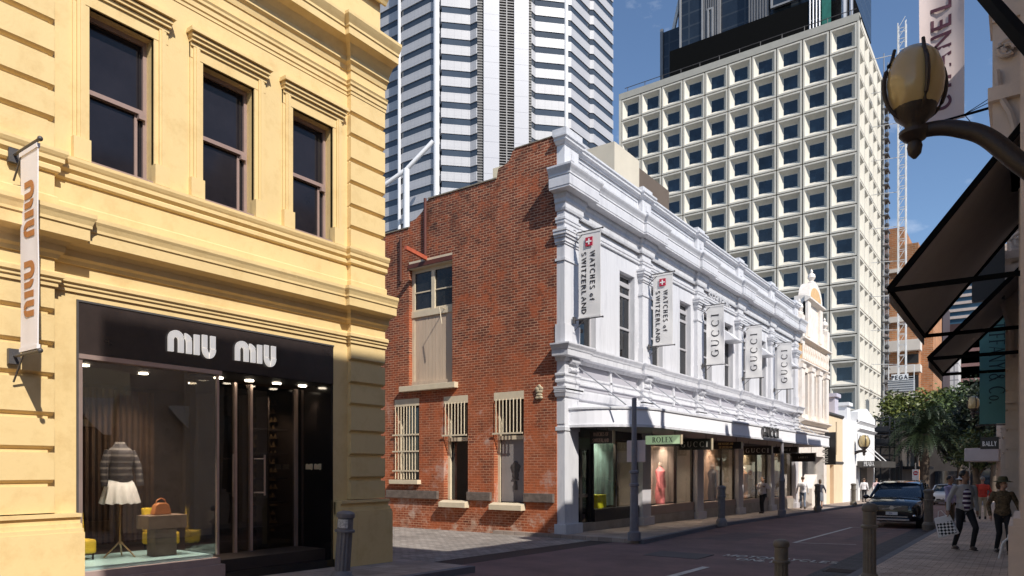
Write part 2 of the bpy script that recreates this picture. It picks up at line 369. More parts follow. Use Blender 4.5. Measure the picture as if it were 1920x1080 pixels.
sheet('ground', lambda y: (-900, 900), mat('far_ground', '55504c', .9), -.40, [-300, -6, 90, 1500])
sheet('road', lambda y: (-8.9, -2.2), ASPH, -.11, yy)
sheet('side_street', lambda y: (-40, -8.9), mat('lane_asphalt', (.045, .030, .027), .8, .3, 1.5, .6, 60), -.112, [9.9, 11, 14, 17.35])
sheet('lane_paving', lambda y: (-40, -9.6), LANEM, -.104, [10, 12, 14.2, 15.5, 17.35])
sheet('road_gutter', lambda y: (-3.15, -2.38), SETT, -.104, yy)
def slab(name, x0f, x1f, m, ys, top=0):
    mb = MB()
    for a, b in zip(ys[:-1], ys[1:]):
        A = [(x0f(a), a), (x1f(a), a), (x1f(b), b), (x0f(b), b)]
        zs = [gz(a), gz(a), gz(b), gz(b)]
        mb.add([(p[0], p[1], z+top) for p, z in zip(A, zs)]+[(p[0], p[1], z-.35) for p, z in zip(A, zs)],
               [(0, 1, 2, 3), (7, 6, 5, 4), (0, 4, 5, 1), (1, 5, 6, 2), (2, 6, 7, 3), (3, 7, 4, 0)])
    return tag(mb.build(name, m), kind='structure')
slab('pavement', lambda y: -2.25, lambda y: 2.0, PAVR, yy)
slab('pavement', lambda y: -13, lambda y: kerbL(y)-.16, PAVG, [17.1, 18, 20, 22.5, 25.6, 30, 40, 55, 75, 90])
slab('pavement', lambda y: -14, lambda y: -8.16, PAVG, [-8, 0, 4, 8, 10.0])
slab('kerb', lambda y: -2.41, lambda y: -2.25, KERBM, yy, .003)
slab('kerb', lambda y: kerbL(y)-.16, kerbL, KERBM, [17.1, 18, 20, 22.5, 25.6, 30, 40, 55, 75, 90], .003)
slab('kerb', lambda y: -8.16, lambda y: -8.0, KERBM, [-8, 0, 4, 8, 10.0], .003)
RPT = mat('road_paint', (.62, .60, .56), .7, .25, 5, grime=('55504c', 9, .7))
def mark(pts, name='road_marking'):
    mb = MB(); mb.add([(x, y, gz(y)-.100) for x, y in pts], [tuple(range(len(pts)))])
    return tag(mb.build(name, RPT), kind='structure')
def stripe(p, q, w_):
    p, q = Vector(p), Vector(q); n = (q-p).normalized(); n = Vector((-n.y, n.x))*w_/2
    mark([p-n, p+n, q+n, q-n])
stripe((-5.0, 9.6), (-5.0, 13.4), .15)
stripe((-5.05, 20.1), (-5.05, 28.0), .10); stripe((-5.05, 20.1), (-3.6, 20.6), .07); stripe((-5.05, 28), (-3.2, 28), .07)
for row, (txt, y0) in enumerate((('MOTORCYCLES', 15.55), ('ONLY', 14.95))):
    lm = letters(txt, .40, (-4.25 if row == 0 else -4.55, y0, gz(y0)-.1), (1, 0, 0), (0, 1, -.014), RPT, None, 'road_marking', th=.004, k=.17, t=.13, sf=0, gap=.04, wscale=.62)
    tag(lm, kind='structure')
mh = MB(); mh.pz([(-6.9+.9*a, 14.6+b) for a, b in ((0, 0), (1.4, 0), (1.4, 1.0), (0, 1.0))], -.32, gz(15.1)-.096)
tag(mh.build('road_patch', mat('patch', (.10, .085, .085), .8, .2, 3)), kind='structure')

t = thing('drain_grate', 'rusty iron drain grate set in the dark setts at the right kerb', 'drain', (-2.75, 14.4, gz(14.4)-.10))
mb = MB(); x, y, z = -2.75, 14.4, gz(14.4)-.102
for k in range(9): mb.box(x-.28, x+.28, y-.22+k*.055, y-.195+k*.055, z, z+.012)
mb.box(x-.3, x-.27, y-.24, y+.26, z, z+.014); mb.box(x+.27, x+.3, y-.24, y+.26, z, z+.014); mb.build('grating', mat('rusty_iron', (.06, .04, .035), .7, .4, 8), t)
for (xa, xb, ya, yb_, cc) in ((-7.6, -6.4, 19.5, 23.0, (.13, .085, .08)), (-4.2, -3.5, 22, 26.5, (.15, .10, .095)), (-6.2, -5.6, 10.0, 11.2, (.12, .08, .075))):
    mb = MB(); mb.add([(xa, ya, gz(ya)-.106), (xb, ya+.1, gz(ya)-.106), (xb-.1, yb_, gz(yb_)-.106), (xa+.05, yb_-.1, gz(yb_)-.106)], [(0, 1, 2, 3)]); tag(mb.build('road_patch', mat('patch_%d' % int(ya), cc, .85, .35, 2)), kind='structure')
# ================================================================ YELLOW BUILDING
yb = thing('yellow_building', 'two storey yellow painted stucco building with moulded cornices and a black shopfront', 'building', (-9.8, 6, 0))
# walls (recessed bay face -9.9, pilasters -9.8)
WIN = [(4.32, 5.17), (5.9, 6.77), (7.5, 8.35)]
SH0, SH1 = 4.17, 8.37
mb = MB(); holes = [(a, b, 5.62, 7.62) for a, b in WIN]+[(SH0, SH1, -.5, 3.78)]
mb.wall('x', -10.35, -9.9, 3.8, 8.75, -.5, 9.0, holes)
mb.box(-22, -10.3, -8, 9.50, 8.9, 9.0)
mb.box(-10.35, -9.9, -8, 2.2, -.5, 10.4); mb.box(-10.35, -9.9, 2.2, 9.50, 9.0, 10.6)
mb.box(-22, -10.3, 9.2, 9.5, -.5, 10.6); mb.box(-22, -21.7, -8, 9.2, -.5, 10.6)
mb.build('wall', YEL, yb)
GRV = [1.41, 1.83, 2.25, 2.74, 3.13, 3.54]; GRU = [5.93, 6.32, 6.74, 7.14, 7.59, 7.98]
def rustic(y0, y1, z0, z1, gr, ret=True):
    mb = MB(); mb.box(-10.0, -9.855, y0+.01, y1-(.055 if ret else .01), z0, z1)
    zs = [z0]+[g for g in gr if z0 < g < z1]+[z1]
    for a, b in zip(zs[:-1], zs[1:]):
        a2, b2 = a+(.0 if a == z0 else .022), b-(0 if b == z1 else .022)
        pr = [(-9.9, a2), (-9.86, a2), (-9.8, a2+.04 if a != z0 else a2), (-9.8, b2-.0), (-9.9, b2)]
        mb.py(pr, y0, y1)
    return mb
for (y0, y1) in ((2.0, 3.88), (8.69, 9.53)):
    rustic(y0, y1, 1.06, 3.9, GRV).build('pilaster', YEL, yb)
    rustic(y0, y1, 5.55, 8.4, GRU).build('pilaster', YEL, yb)
    mb = MB(); mb.box(-10.0, -9.8, y0, y1, 3.9, 5.55); mb.build('pilaster', YEL, yb); mb = MB(); mb.box(-10.0, -9.8, y0, y1, 8.4, 9.1); mb.build('pilaster', YEL, yb)
    mb = MB(); mb.box(-10.1, -9.63, y0-(.0), y1+.03 if y1 > 9 else SH0-.01, -.6, .81)
    yA, yB = (y0-.5, SH0-.02) if y0 < 3 else (8.39, 9.53)
    mb.box(-10.1, -9.86, yA, yB, .80, 1.02)
    for (p, za, zb) in ((.17, .81, .86), (.13, .86, .92), (.08, .92, 1.0), (.12, 1.0, 1.045)):
        mb.box(-10.05, -9.8+p-.01, yA, yB+(.02 if y1 > 9 else 0), za, zb)
    mb.box(-10.1, -9.635, yA, yB, -.6, .805)
    mb.build('plinth', YEL, yb)
path = [(-9.9, -8), (-9.9, 2.0), (-9.8, 2.0), (-9.8, 3.88), (-9.9, 3.88), (-9.9, 8.69), (-9.8, 8.69), (-9.8, 9.545)]
def mould(name, prof, parent=yb, pth=path, m=YEL): mb = MB(); mb.sweep(pth, prof); return mb.build(name, m, parent)
mould('moulding', [(.012, 3.87), (.03, 3.87), (.03, 3.92), (.055, 3.93), (.055, 3.965), (.085, 3.98), (.085, 4.03), (.05, 4.055), (.02, 4.06)])
mould('cornice', [(.03, 4.22), (.05, 4.27), (.09, 4.30), (.09, 4.38), (.14, 4.43), (.29, 4.46), (.29, 4.60), (.31, 4.61), (.31, 4.645), (.33, 4.70), (.35, 4.735), (.35, 4.785), (.04, 4.83), (.02, 4.84)])
mould('moulding', [(.03, 4.84), (.035, 4.98), (.015, 5.0)])
mould('window_sill_course', [(.03, 5.28), (.05, 5.30), (.05, 5.35), (.04, 5.37), (.085, 5.41), (.085, 5.46), (.10, 5.48), (.12, 5.52), (.12, 5.56), (.03, 5.58)])
mould('moulding', [(.012, 8.33), (.012, 8.38), (.03, 8.39), (.03, 8.46), (.055, 8.48), (.055, 8.52), (.075, 8.55), (.03, 8.58)])
mould('cornice', [(.02, 8.76), (.04, 8.84), (.09, 8.88), (.09, 8.96), (.13, 9.02), (.20, 9.10), (.34, 9.14), (.34, 9.26), (.36, 9.27), (.36, 9.31), (.40, 9.37), (.43, 9.42), (.43, 9.47), (.03, 9.54)])
mould('parapet_cap', [(.02, 10.35), (.05, 10.4), (.1, 10.46), (.1, 10.52), (.02, 10.6)])
for a, b in WIN:
    mb = MB()
    for (u0, u1) in ((a-.2, a-.0), (b+.0, b+.2)):
        s_ = 1 if u0 < a else -1; e0 = u1 if s_ == 1 else u0
        mb.box(-9.95, -9.875, min(u0, u1), max(u0, u1), 5.86, 7.86)
        m0 = (u0+.04, u0+.14) if s_ == 1 else (u1-.14, u1-.04)
        mb.box(-9.9, -9.845, m0[0], m0[1], 5.86, 7.80)
        m1 = (u0+.075, u0+.11) if s_ == 1 else (u1-.11, u1-.075)
        mb.box(-9.9, -9.83, m1[0], m1[1], 5.86, 7.78)
        mb.box(-9.95, -9.82, min(u0, u1)-.01, max(u0, u1), 5.58, 5.86)
    mb.box(-9.95, -9.868, a-.2, b+.2, 7.62, 7.86)
    for p, z0, z1, e in ((.03, 7.70, 7.74, .17), (.06, 7.78, 7.83, .20), (.10, 7.84, 7.89, .21), (.13, 7.89, 7.93, .22), (.17, 7.95, 7.985, .25), (.15, 7.985, 8.02, .24)):
        mb.box(-9.95, -9.9+p, a-e, b+e, z0, z1)
    mb.box(-9.95, -9.80, a-.22, b+.22, 7.93, 7.95)
    mb.build('window_surround', YEL, yb)
    fr = MB(); X0, X1 = -10.14, -10.08
    fr.box(X0, X1, a, a+.05, 5.62, 7.62); fr.box(X0, X1, b-.05, b, 5.62, 7.62); fr.box(X0, X1, a+.05, b-.05, 7.56, 7.62); fr.box(X0, X1, a+.05, b-.05, 5.62, 5.69)
    fr.box(X0+.0, X1+.03, a+.04, b-.04, 6.57, 6.63); fr.box(X0, X1-.02, b-.16, b-.12, 5.69, 6.6); fr.box(X1-.01, X1+.05, b-.13, b-.04, 6.5, 6.57)
    f = fr.build('window_frame', FRAME, yb)
    mb = MB(); mb.box(X0+.005, X0+.02, a+.04, b-.04, 5.65, 7.6); mb.build('pane', mat('sash_pane', (.016, .014, .018), .10, .4, 1.2, spec=.35), f)
    mb = MB(); mb.box(-10.2, -9.88, a, b, 5.58, 5.62); mb.build('sill', FRAME, yb)
# ---- shopfront
sf = MB(); sf.box(-10.1, -9.885, SH0+.01, SH1-.01, 3.10, 3.775); sfo = sf.build('shop_fascia', BRONZE, yb)
mb = MB(); mb.box(-9.90, -9.872, SH0, SH1, 3.76, 3.785); mb.box(-9.90, -9.872, SH0, SH0+.02, -.1, 3.76); mb.build('edge_strip', GREYM, sfo)
LET = mat('letter_ivory', (.85, .80, .74), .4, .05, 5, emit=.45)
letters('miu', .31, (-9.872, 5.36, 3.28), (0, 1, 0), (0, 0, 1), LET, sfo, th=.03, align='l', wscale=1.46)
letters('miu', .31, (-9.872, 6.42, 3.28), (0, 1, 0), (0, 0, 1), LET, sfo, th=.03, align='l', wscale=1.46)
mb = MB(); mb.box(-10.0, -9.86, SH0+.02, 6.2, 3.03, 3.09); mb.box(-9.98, -9.88, SH0+.02, SH0+.07, .3, 3.03); mb.build('window_frame', PINKM, yb)
mb = MB(); mb.box(-9.96, -9.945, SH0+.07, 6.19, .30, 3.03); mb.build('shop_window', SGL, yb)
mb = MB(); mb.box(-10.85, -9.96, 6.175, 6.19, .30, 3.03); mb.build('shop_window', SGL, yb)
mb = MB(); mb.box(-9.98, -9.935, 6.165, 6.2, .30, 3.03); mb.build('window_edge', PINKM, yb)
mb = MB(); mb.box(-11.0, -9.87, SH0-.02, 6.26, -.4, .16); mb.box(-11.0, -9.90, SH0, 6.2, .16, .26); mb.build('stall_riser', mat('riser_stone', (.36, .27, .25), .35, .15, 4), yb)
mb = MB(); mb.box(-11.4, -10.02, SH0+.04, 6.15, .26, .31); mb.build('display_platform', mat('pale_blue', (.42, .62, .64), .4, .06, 2), yb)
mb = MB(); mb.box(-12.5, -9.86, 6.26, SH1, -.4, .02); mb.build('doorstep', BLK, yb)
# doors, in the recess
mb = MB(); mb.box(-10.83, -10.815, 6.24, 8.37, .03, 3.05); mb.build('door_glass', glass('door_glass', (.5, .48, .46), .8, .8), yb)
for yq in (7.02, 7.32, 8.26):
    mb = MB(); mb.box(-10.82, -10.76, yq-.025, yq+.025, .02, 3.06); mb.build('door_post', PINKM, yb)
for yq, s_ in ((6.98, -1), (7.38, 1)):
    mb = MB(); yh = yq+s_*.10
    mb.tube([(-10.62, yh, 1.15), (-10.62, yh, 1.85)], .016); mb.tube([(-10.62, yh, 1.78), (-10.78, yq, 1.78)], .012); mb.tube([(-10.62, yh, 1.2), (-10.78, yq, 1.2)], .012)
    mb.build('door_handle', PINKM, yb, True)
sh = MB()
for z in (.55, .98, 1.42, 1.86, 2.3): sh.box(-11.25, -10.95, 7.42, 8.2, z, z+.03)
for yq in (7.42, 7.78): sh.box(-11.27, -10.93, yq-.015, yq+.015, .05, 2.9)
sh.build('shelf', mat('shelf_metal', (.45, .36, .33), .35, .1, 5, metal=.4), yb)
pn = MB(); pn.box(-10.85, -9.9, 8.32, 8.365, .02, 3.1); pno = pn.build('side_panel', BLK, yb)
letters('miu miu', .10, (-10.36, 8.315, 1.60), (1, 0, 0), (0, 0, 1), mat('gold_letter', (.75, .62, .42), .3, .05, 5, metal=.3), pno, th=.01, gap=.03, wscale=1.1)
# interior
INT = mat('shop_interior', (.035, .022, .017), .7, .3, 2)
mb = MB(); mb.box(-14.2, -14.1, 3.9, 9.1, -.1, 3.5); mb.box(-14.2, -10.2, 3.95, 4.05, -.1, 3.5); mb.box(-14.2, -10.9, 9.0, 9.1, -.1, 3.5)
mb.box(-14.2, -10.1, 4.0, 9.1, 3.2, 3.3); mb.box(-14.2, -10.05, 4.0, 9.1, -.12, .2); mb.build('shop_room', INT, yb)
cu = MB()
for i in range(26):
    y = 4.5+i*.11; cu.tube([(-13.95, y, .2), (-13.95, y, 3.1)], .05, 6)
cu.build('curtain', mat('brown_curtain', (.11, .06, .035), .9, .3, 3), yb, True)
dm = MB()
for i in range(6):
    for j in range(16): dm.tube([(-13.0+.13*i+(.06 if j % 2 else 0), 8.9, .35+j*.17), (-13.0+.13*i+(.06 if j % 2 else 0), 8.9, .45+j*.17)], [.05, .01], 6)
dm.build('patterned_screen', mat('screen_gold', (.16, .10, .05), .4, .2, 4, metal=.3), yb)
sl = MB()
for (x, y) in ((-10.5, 4.8), (-10.5, 5.5), (-11.6, 5.0), (-11.8, 6.0), (-12.4, 7.2), (-10.6, 6.6), (-10.5, 7.1), (-10.45, 7.6), (-10.4, 8.1)): sl.lathe([(.07, 0), (.07, .02)], (x, y, 3.17 if x < -10.9 or y < 6.2 else 3.07), 12)
sl.build('downlight', mat('lamp_glow', (1, .86, .66), .5, 0, 1, emit=14), yb)
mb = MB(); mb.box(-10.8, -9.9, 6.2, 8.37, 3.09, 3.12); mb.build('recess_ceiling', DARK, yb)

def spot(loc, aim, e, col=(1, .86, .7), size=60, r_=.04):
    d = bpy.data.lights.new('display_light', 'SPOT'); d.energy = e*2.6; d.color = col; d.spot_size = R(size); d.spot_blend = .6; d.shadow_soft_size = r_
    o = bpy.data.objects.new('display_light', d); COL.objects.link(o); o.location = loc; o.rotation_euler = (Vector(aim)-Vector(loc)).to_track_quat('-Z', 'Y').to_euler()
spot((-10.2, 4.8, 3.1), (-10.76, 5.13, 1.1), 85); spot((-10.15, 5.5, 3.1), (-10.5, 5.62, .8), 80); spot((-10.6, 5.6, 3.1), (-10.7, 4.9, .3), 30, size=100); spot((-12.4, 6.8, 3.1), (-13.5, 6.5, 1), 40, size=110); spot((-11.6, 8.2, 3.0), (-12.8, 8.9, 1.2), 35, size=90); spot((-11.6, 5.2, 3.1), (-11.1, 5.3, .6), 60, size=80); spot((-10.9, 7.9, 3.0), (-11.2, 7.8, 1), 25, size=80)
# things in the shop window
t = thing('garment_stand', 'headless display stand wearing a striped jacket and flared white skirt', 'mannequin', (-10.76, 5.13, .31))
gx, gy = -10.76, 5.13
mb = MB(); mb.tube([(gx, gy, .5), (gx, gy, 1.5)], .016)
for a in (.6, 2.6, 4.6): mb.tube([(gx, gy, .55), (gx+.22*math.cos(a), gy+.22*math.sin(a), .32)], .012)
mb.build('pole', mat('brass', (.6, .42, .25), .3, .1, 3, metal=.8), t, True)
sk = MB(); n = 72; pr = []
for i in range(8):
    f_ = i/7; z = 1.45-.35*f_; r0 = .14+.10*f_**.6
    for k in range(n):
        th_ = 2*math.pi*k/n; rr = r0*(1+.09*f_*math.cos(th_*12)+.04*f_*math.sin(th_*5+1))
        pr.append((gx+rr*.85*math.cos(th_), gy+rr*1.1*math.sin(th_), z+.012*math.cos(th_*12)*f_))
sk.add(pr, [(i*n+k, i*n+(k+1) % n, (i+1)*n+(k+1) % n, (i+1)*n+k) for i in range(7) for k in range(n)])
sk.build('skirt', mat('white_cloth', (.80, .77, .75), .8, .05, 4), t, True)
jk = MB(); jk.lathe([(.14, 0), (.165, .08), (.15, .2), (.17, .33), (.18, .42), (.16, .48), (.09, .54), (.06, .60)], (gx, gy, 1.40), 24)
for s_ in (-1, 1): jk.tube([(gx, gy+s_*.15, 1.86), (gx+.03, gy+s_*.235, 1.66), (gx+.08, gy+s_*.26, 1.36)], [.065, .058, .045], 12)
sm = mat('striped_knit', (.02, .016, .018), .8)
b_ = sm.node_tree.nodes['Principled BSDF']; wv = sm.node_tree.nodes.new('ShaderNodeTexWave'); wv.bands_direction = 'Z'; wv.inputs['Scale'].default_value = 3.4
g_ = sm.node_tree.nodes.new('ShaderNodeNewGeometry'); sm.node_tree.links.new(g_.outputs['Position'], wv.inputs['Vector'])
cr = sm.node_tree.nodes.new('ShaderNodeValToRGB'); cr.color_ramp.interpolation = 'CONSTANT'; cr.color_ramp.elements[0].color = (.02, .015, .018, 1); cr.color_ramp.elements[1].color = (.11, .095, .09, 1); cr.color_ramp.elements[1].position = .74
sm.node_tree.links.new(wv.outputs['Fac'], cr.inputs[0]); sm.node_tree.links.new(cr.outputs[0], b_.inputs['Base Color'])
jk.build('jacket', sm, t, True)
t = thing('display_pedestal', 'brown stone T shaped pedestal in the shop window', 'pedestal', (-10.5, 5.62, .31))
TM = mat('travertine', (.22, .15, .11), .5, .35, 5)
mb = MB(); mb.box(-10.62, -10.38, 5.45, 5.78, .31, .72); mb.build('column', TM, t, bevel=.006)
mb = MB(); mb.box(-10.68, -10.32, 5.32, 5.91, .722, .92); mb.build('top', TM, t, bevel=.006)
t = thing('handbag', 'tan leather handbag standing on the stone pedestal', 'handbag', (-10.5, 5.6, .922))
mb = MB(); mb.px([(5.46, .925), (5.74, .925), (5.70, 1.07), (5.65, 1.10), (5.55, 1.10), (5.50, 1.07)], -10.56, -10.44); LM = mat('tan_leather', (.42, .15, .05), .4, .15, 8); mb.build('body', LM, t, bevel=.015)
mb = MB(); mb.tube([(-10.5, 5.52, 1.08), (-10.5, 5.54, 1.14), (-10.5, 5.6, 1.165), (-10.5, 5.66, 1.14), (-10.5, 5.68, 1.08)], .01); mb.build('handle', LM, t, True)
for (y, x) in ((4.62, -11.0), (6.0, -11.25)):
    t = thing('armchair', 'yellow upholstered chair inside the shop, %s' % ('behind the skirt stand at the left' if y < 5 else 'right of the stone pedestal'), 'chair', (x, y, .2))
    YM = mat('yellow_cloth', (.62, .40, .02), .7, .1, 4)
    mb = MB(); mb.box(x-.22, x+.22, y-.2, y+.2, .40, .60); mb.build('seat', YM, t, bevel=.03)
    mb = MB(); mb.py([(x-.22, .60), (x-.12, .60), (x-.18, .98), (x-.27, .98)], y-.19, y+.19); mb.build('backrest', YM, t, bevel=.02)
    for a in (-.18, .18):
        for b in (-.16, .16):
            mb = MB(); mb.tube([(x+a, y+b, .2), (x+a, y+b, .41)], .014); mb.build('leg', BLK, t)
# ---- banner on the yellow building
t_surf = [None]
def banner(name, label, cat, Y, x0, x1, z0, z1, m, xw, group=None, arms=True, wob=.015, thick=.012, sag=0):
    """cloth banner standing out from a wall at street position Y, x0 (wall side) to x1"""
    t = thing(name, label, cat, (xw, Y, z0), group)
    def surf(x, z):
        u, v = (x-x0)/(x1-x0), (z-z0)/(z1-z0)
        return Y+wob*math.sin(v*9+u*5)*math.sin(math.pi*v)+wob*.8*math.sin(u*7+v*3)*math.sin(math.pi*v)+sag*math.sin(math.pi*v)*math.sin(math.pi*u)-.004
    t_surf[0] = surf
    mb = MB(); nx, nz = 8, 26; vs = []
    for i in range(nx+1):
        for j in range(nz+1):
            u, v = i/nx, j/nz
            yq = Y+wob*math.sin(v*9+u*5)*math.sin(math.pi*v)+wob*.8*math.sin(u*7+v*3)*math.sin(math.pi*v)+sag*math.sin(math.pi*v)*math.sin(math.pi*u)
            vs.append((x0+(x1-x0)*u, yq, z0+(z1-z0)*v))
    N = len(vs); vs2 = [(a, b+thick, c) for a, b, c in vs]
    q = lambda i, j: i*(nz+1)+j
    fs = [(q(i, j), q(i+1, j), q(i+1, j+1), q(i, j+1)) for i in range(nx) for j in range(nz)]
    fs2 = [tuple(N+k for k in f[::-1]) for f in fs]
    rim = [q(i, 0) for i in range(nx+1)]+[q(nx, j) for j in range(1, nz+1)]+[q(i, nz) for i in range(nx-1, -1, -1)]+[q(0, j) for j in range(nz-1, 0, -1)]
    fr = [(rim[k], rim[(k+1) % len(rim)], N+rim[(k+1) % len(rim)], N+rim[k]) for k in range(len(rim))]
    mb.add(vs+vs2, fs+fs2+fr); c = mb.build('cloth', m, t, True)
    for zq in (z0, z1-.05): mb = MB(); mb.box(min(x0, x1)-.01, max(x0, x1)+.01, Y-.012, Y+thick+.012, zq, zq+.05); mb.build('hem', m, c)
    if arms:
        for z in (z0-.03, z1+.03):
            mb = MB(); mb.tube([(xw, Y, z), (x1+.06*(1 if x1 > x0 else -1), Y, z)], .018, 8); mb.ell((x1+.07*(1 if x1 > x0 else -1), Y, z), (.03, .03, .03)); mb.box(min(xw, xw+.06), max(xw, xw+.06), Y-.06, Y+.06, z-.09, z+.09)
            mb.build('arm', GREYM, t, True)
            mb = MB(); mb.tube([(xw+.03, Y, z-.3), (xw+(x1-xw)*.45, Y, z)], .012, 6); mb.build('stay', GREYM, t, True)
    return t, c
CLOTH = mat('banner_cloth', (.78, .74, .74), .8, .06, 2, .1, 60)
t, c = banner('banner', 'tall narrow off white banner with brown curved lettering on the yellow wall', 'banner', 3.42, -9.55, -9.08, 2.97, 5.30, CLOTH, -9.78, wob=.004)
BRN = mat('brown_print', (.42, .17, .05), .7, .05, 3)
for zc in (4.92, 4.0):
    letters('miu', .26, (-9.42, 3.39, zc), (0, 0, -1), (1, 0, 0), BRN, c, th=.004, align='l', wscale=1.55, surf=t_surf[0])

# ================================================================ BRICK AND WHITE BUILDING
hb = thing('brick_and_white_building', 'two storey heritage building with red brick side wall and white painted shop facade', 'building', (-10.8, 17.3, 0))
ops = [(-16.66, -14.77, 4.36, 8.5), (-17.33, -16.2, 1.25, 3.95), (-15.13, -14.13, .62, 3.93), (-13.11, -12.0, .60, 3.93)]
mb = MB(); mb.wall('y', 17.3, 17.75, -26, -10.86, -.8, 9.65, ops)
mb.py([(-26, 9.65), (-10.86, 9.65), (-10.86, 11.15), (-12.35, 11.15), (-12.43, 11.07), (-12.47, 10.96), (-12.56, 10.84), (-12.70, 10.77), (-12.95, 10.72), (-12.99, 10.5), (-13.0, 10.42), (-15.78, 10.42), (-15.92, 10.33), (-16.05, 10.08), (-16.34, 9.90), (-16.60, 9.84), (-16.66, 9.65)], 17.3, 17.75)
mb.build('brick_wall', BRICK, hb)
mb = MB(); mb.box(-12.33, -10.9, 17.28, 17.8, 11.15, 11.18); mb.box(-15.8, -13.0, 17.27, 17.8, 10.42, 10.46); mb.box(-26, -16.66, 17.27, 17.8, 9.65, 9.69); mb.build('coping', mat('lichen_cap', '8a8070', .9, .3, 5, .3), hb)
CR2 = mat('cream_joinery', (.66, .56, .40), .55, .10, 4, .1, 30)
# loft window + boarded door
x0, x1 = -16.66, -14.77
mb = MB(); Yr = 17.45
mb.box(x0, x0+.12, Yr, Yr+.08, 4.36, 8.25); mb.box(x1-.12, x1, Yr, Yr+.08, 4.36, 8.25); mb.box(x0+.12, x1-.12, Yr, Yr+.08, 8.13, 8.25); mb.box(x0, x1-.0, Yr-.03, Yr+.09, 6.66, 6.86)
mb.box(-15.78, -15.64, Yr-.02, Yr+.06, 6.86, 8.13)
for (a, b) in ((x0+.12, -15.78), (-15.64, x1-.12)): mb.box(a, b, Yr+.01, Yr+.05, 7.46, 7.50); mb.box(a, b, Yr+.01, Yr+.05, 6.86, 6.92)
mb.box(x0, x1, 17.3, 17.55, 8.25, 8.5); f = mb.build('loft_window_frame', CR2, hb)
mb = MB(); mb.box(x0+.1, x1-.1, Yr+.04, Yr+.05, 6.8, 8.2); mb.build('pane', LOFT, f)
mb = MB(); xx = x0+.12
while xx < x1-.35: mb.box(xx+.006, min(xx+.145, x1-.35), Yr+.02, Yr+.05, 4.5, 6.66); xx += .15
mb.box(x0+.12, x1-.3, Yr+.05, Yr+.08, 4.36, 6.66); mb.box(x1-.35, x1-.12, Yr-.0, Yr+.06, 4.5, 6.66); mb.box(x0, x1, Yr-.02, Yr+.06, 4.36, 4.52)
mb.build('boarded_loft_door', mat('cream_boards', (.58, .45, .33), .6, .08, 4, streak=1), hb)
mb = MB(); mb.tube([(-15.2, 17.42, 6.8), (-15.05, 17.0, 6.75), (-14.95, 17.0, 6.2)], .014); mb.build('iron_bracket', CR2, hb)
mb = MB(); mb.box(-16.96, -14.53, 17.12, 17.5, 4.18, 4.36); mb.build('sill', CR2, hb, bevel=.01)
RED = mat('red_iron', (.11, .03, .02), .6, .2, 4)
mb = MB(); mb.box(x0-.02, x1+.02, 17.27, 17.4, 8.28, 8.42); mb.build('lintel', RED, hb)
mb = MB(); mb.bar((-15.9, 17.35, 8.50), (-15.9, 16.35, 8.62), .10, .12); mb.build('hoist_beam', mat('red_beam', (.45, .10, .05), .6, .2, 4), hb)
mb = MB(); mb.tube([(-15.89, 17.25, 8.6), (-15.89, 17.25, 10.45)], .05); mb.build('downpipe', RED, hb, True)
mb = MB(); mb.tube([(-17.0, 17.25, 7.9), (-17.0, 17.25, 9.4)], .04); mb.build('downpipe', mat('dull_pipe', (.10, .035, .025), .7), hb, True)
# three lower openings
def bars(x0, x1, z0, z1, step=.13, rails=()):
    mb = MB(); x = x0+step*.6
    while x < x1-.04: mb.tube([(x, 17.26, z0), (x, 17.26, z1)], .016, 6); x += step
    for z in rails: mb.box(x0-.05, x1+.02, 17.23, 17.25, z-.025, z+.025)
    return mb.build('window_bars', CR2, hb)
for i, (a, b, z0, z1) in enumerate(ops[1:]):
    mb = MB(); mb.box(a, a+.09, 17.5, 17.6, z0, z1); mb.box(b-.09, b, 17.5, 17.6, z0, z1); mb.box(a+.09, b-.09, 17.5, 17.6, z1-.1, z1); mb.box(a-.0, b, 17.3, 17.32, z1-.24, z1-.0)
    if i: mb.box(a+.09, b-.09, 17.46, 17.6, 2.50, 2.62)
    mb.build('door_frame' if i else 'window_frame', CR2, hb)
    mb = MB(); mb.box(a+.05, b-.05, 17.62, 17.64, z0, z1); mb.build('pane', DGL, hb)
    mb = MB()
    if i == 0: mb.box(a-.1, b+.08, 17.12, 17.5, z0-.14, z0+.0)
    else: mb.px([(17.08, z0-.22), (17.55, z0-.22), (17.55, z0), (17.3, z0), (17.08, z0-.06)], a-.04, b+.05)
    mb.build('sill', CR2, hb, bevel=.008)
bars(-17.33, -16.2, 1.27, 3.7, rails=(1.55, 2.2, 2.75)); bars(-15.1, -14.15, 2.66, 3.72, rails=(2.68,)); bars(-13.08, -12.02, 2.66, 3.72, rails=(2.68,))
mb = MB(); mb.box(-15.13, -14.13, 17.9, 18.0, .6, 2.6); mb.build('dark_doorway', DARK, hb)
mb = MB(); mb.box(-12.98, -12.09, 17.52, 17.56, .62, 2.5); po = mb.build('door_panel', mat('grey_panel', (.26, .235, .225), .5, .1, 3), hb)
OR = mat('ornament_paint', (.07, .06, .055), .6, .2, 3)
mb = MB(); cx = -12.45
for (dx, dz, r_) in ((0, 1.75, .10), (0, 1.6, .15), (-.1, 1.68, .08), (.1, 1.68, .08), (0, 1.42, .12), (0, 1.2, .06)): mb.ell((cx+dx, 17.51, dz), (r_, .012, r_), 14, 8)
mb.box(cx-.12, cx+.12, 17.495, 17.52, 1.28, 1.32); mb.box(cx-.06, cx+.06, 17.495, 17.52, .98, 1.15); mb.build('painted_crest', OR, po)
for (a, b) in ((-17.66, -15.34), (-14.12, -13.19), (-11.97, -10.93)):
    mb = MB(); mb.box(a, b, 17.20, 17.32, .64, .90); mb.build('stone_ledge', STONE, hb, bevel=.012)
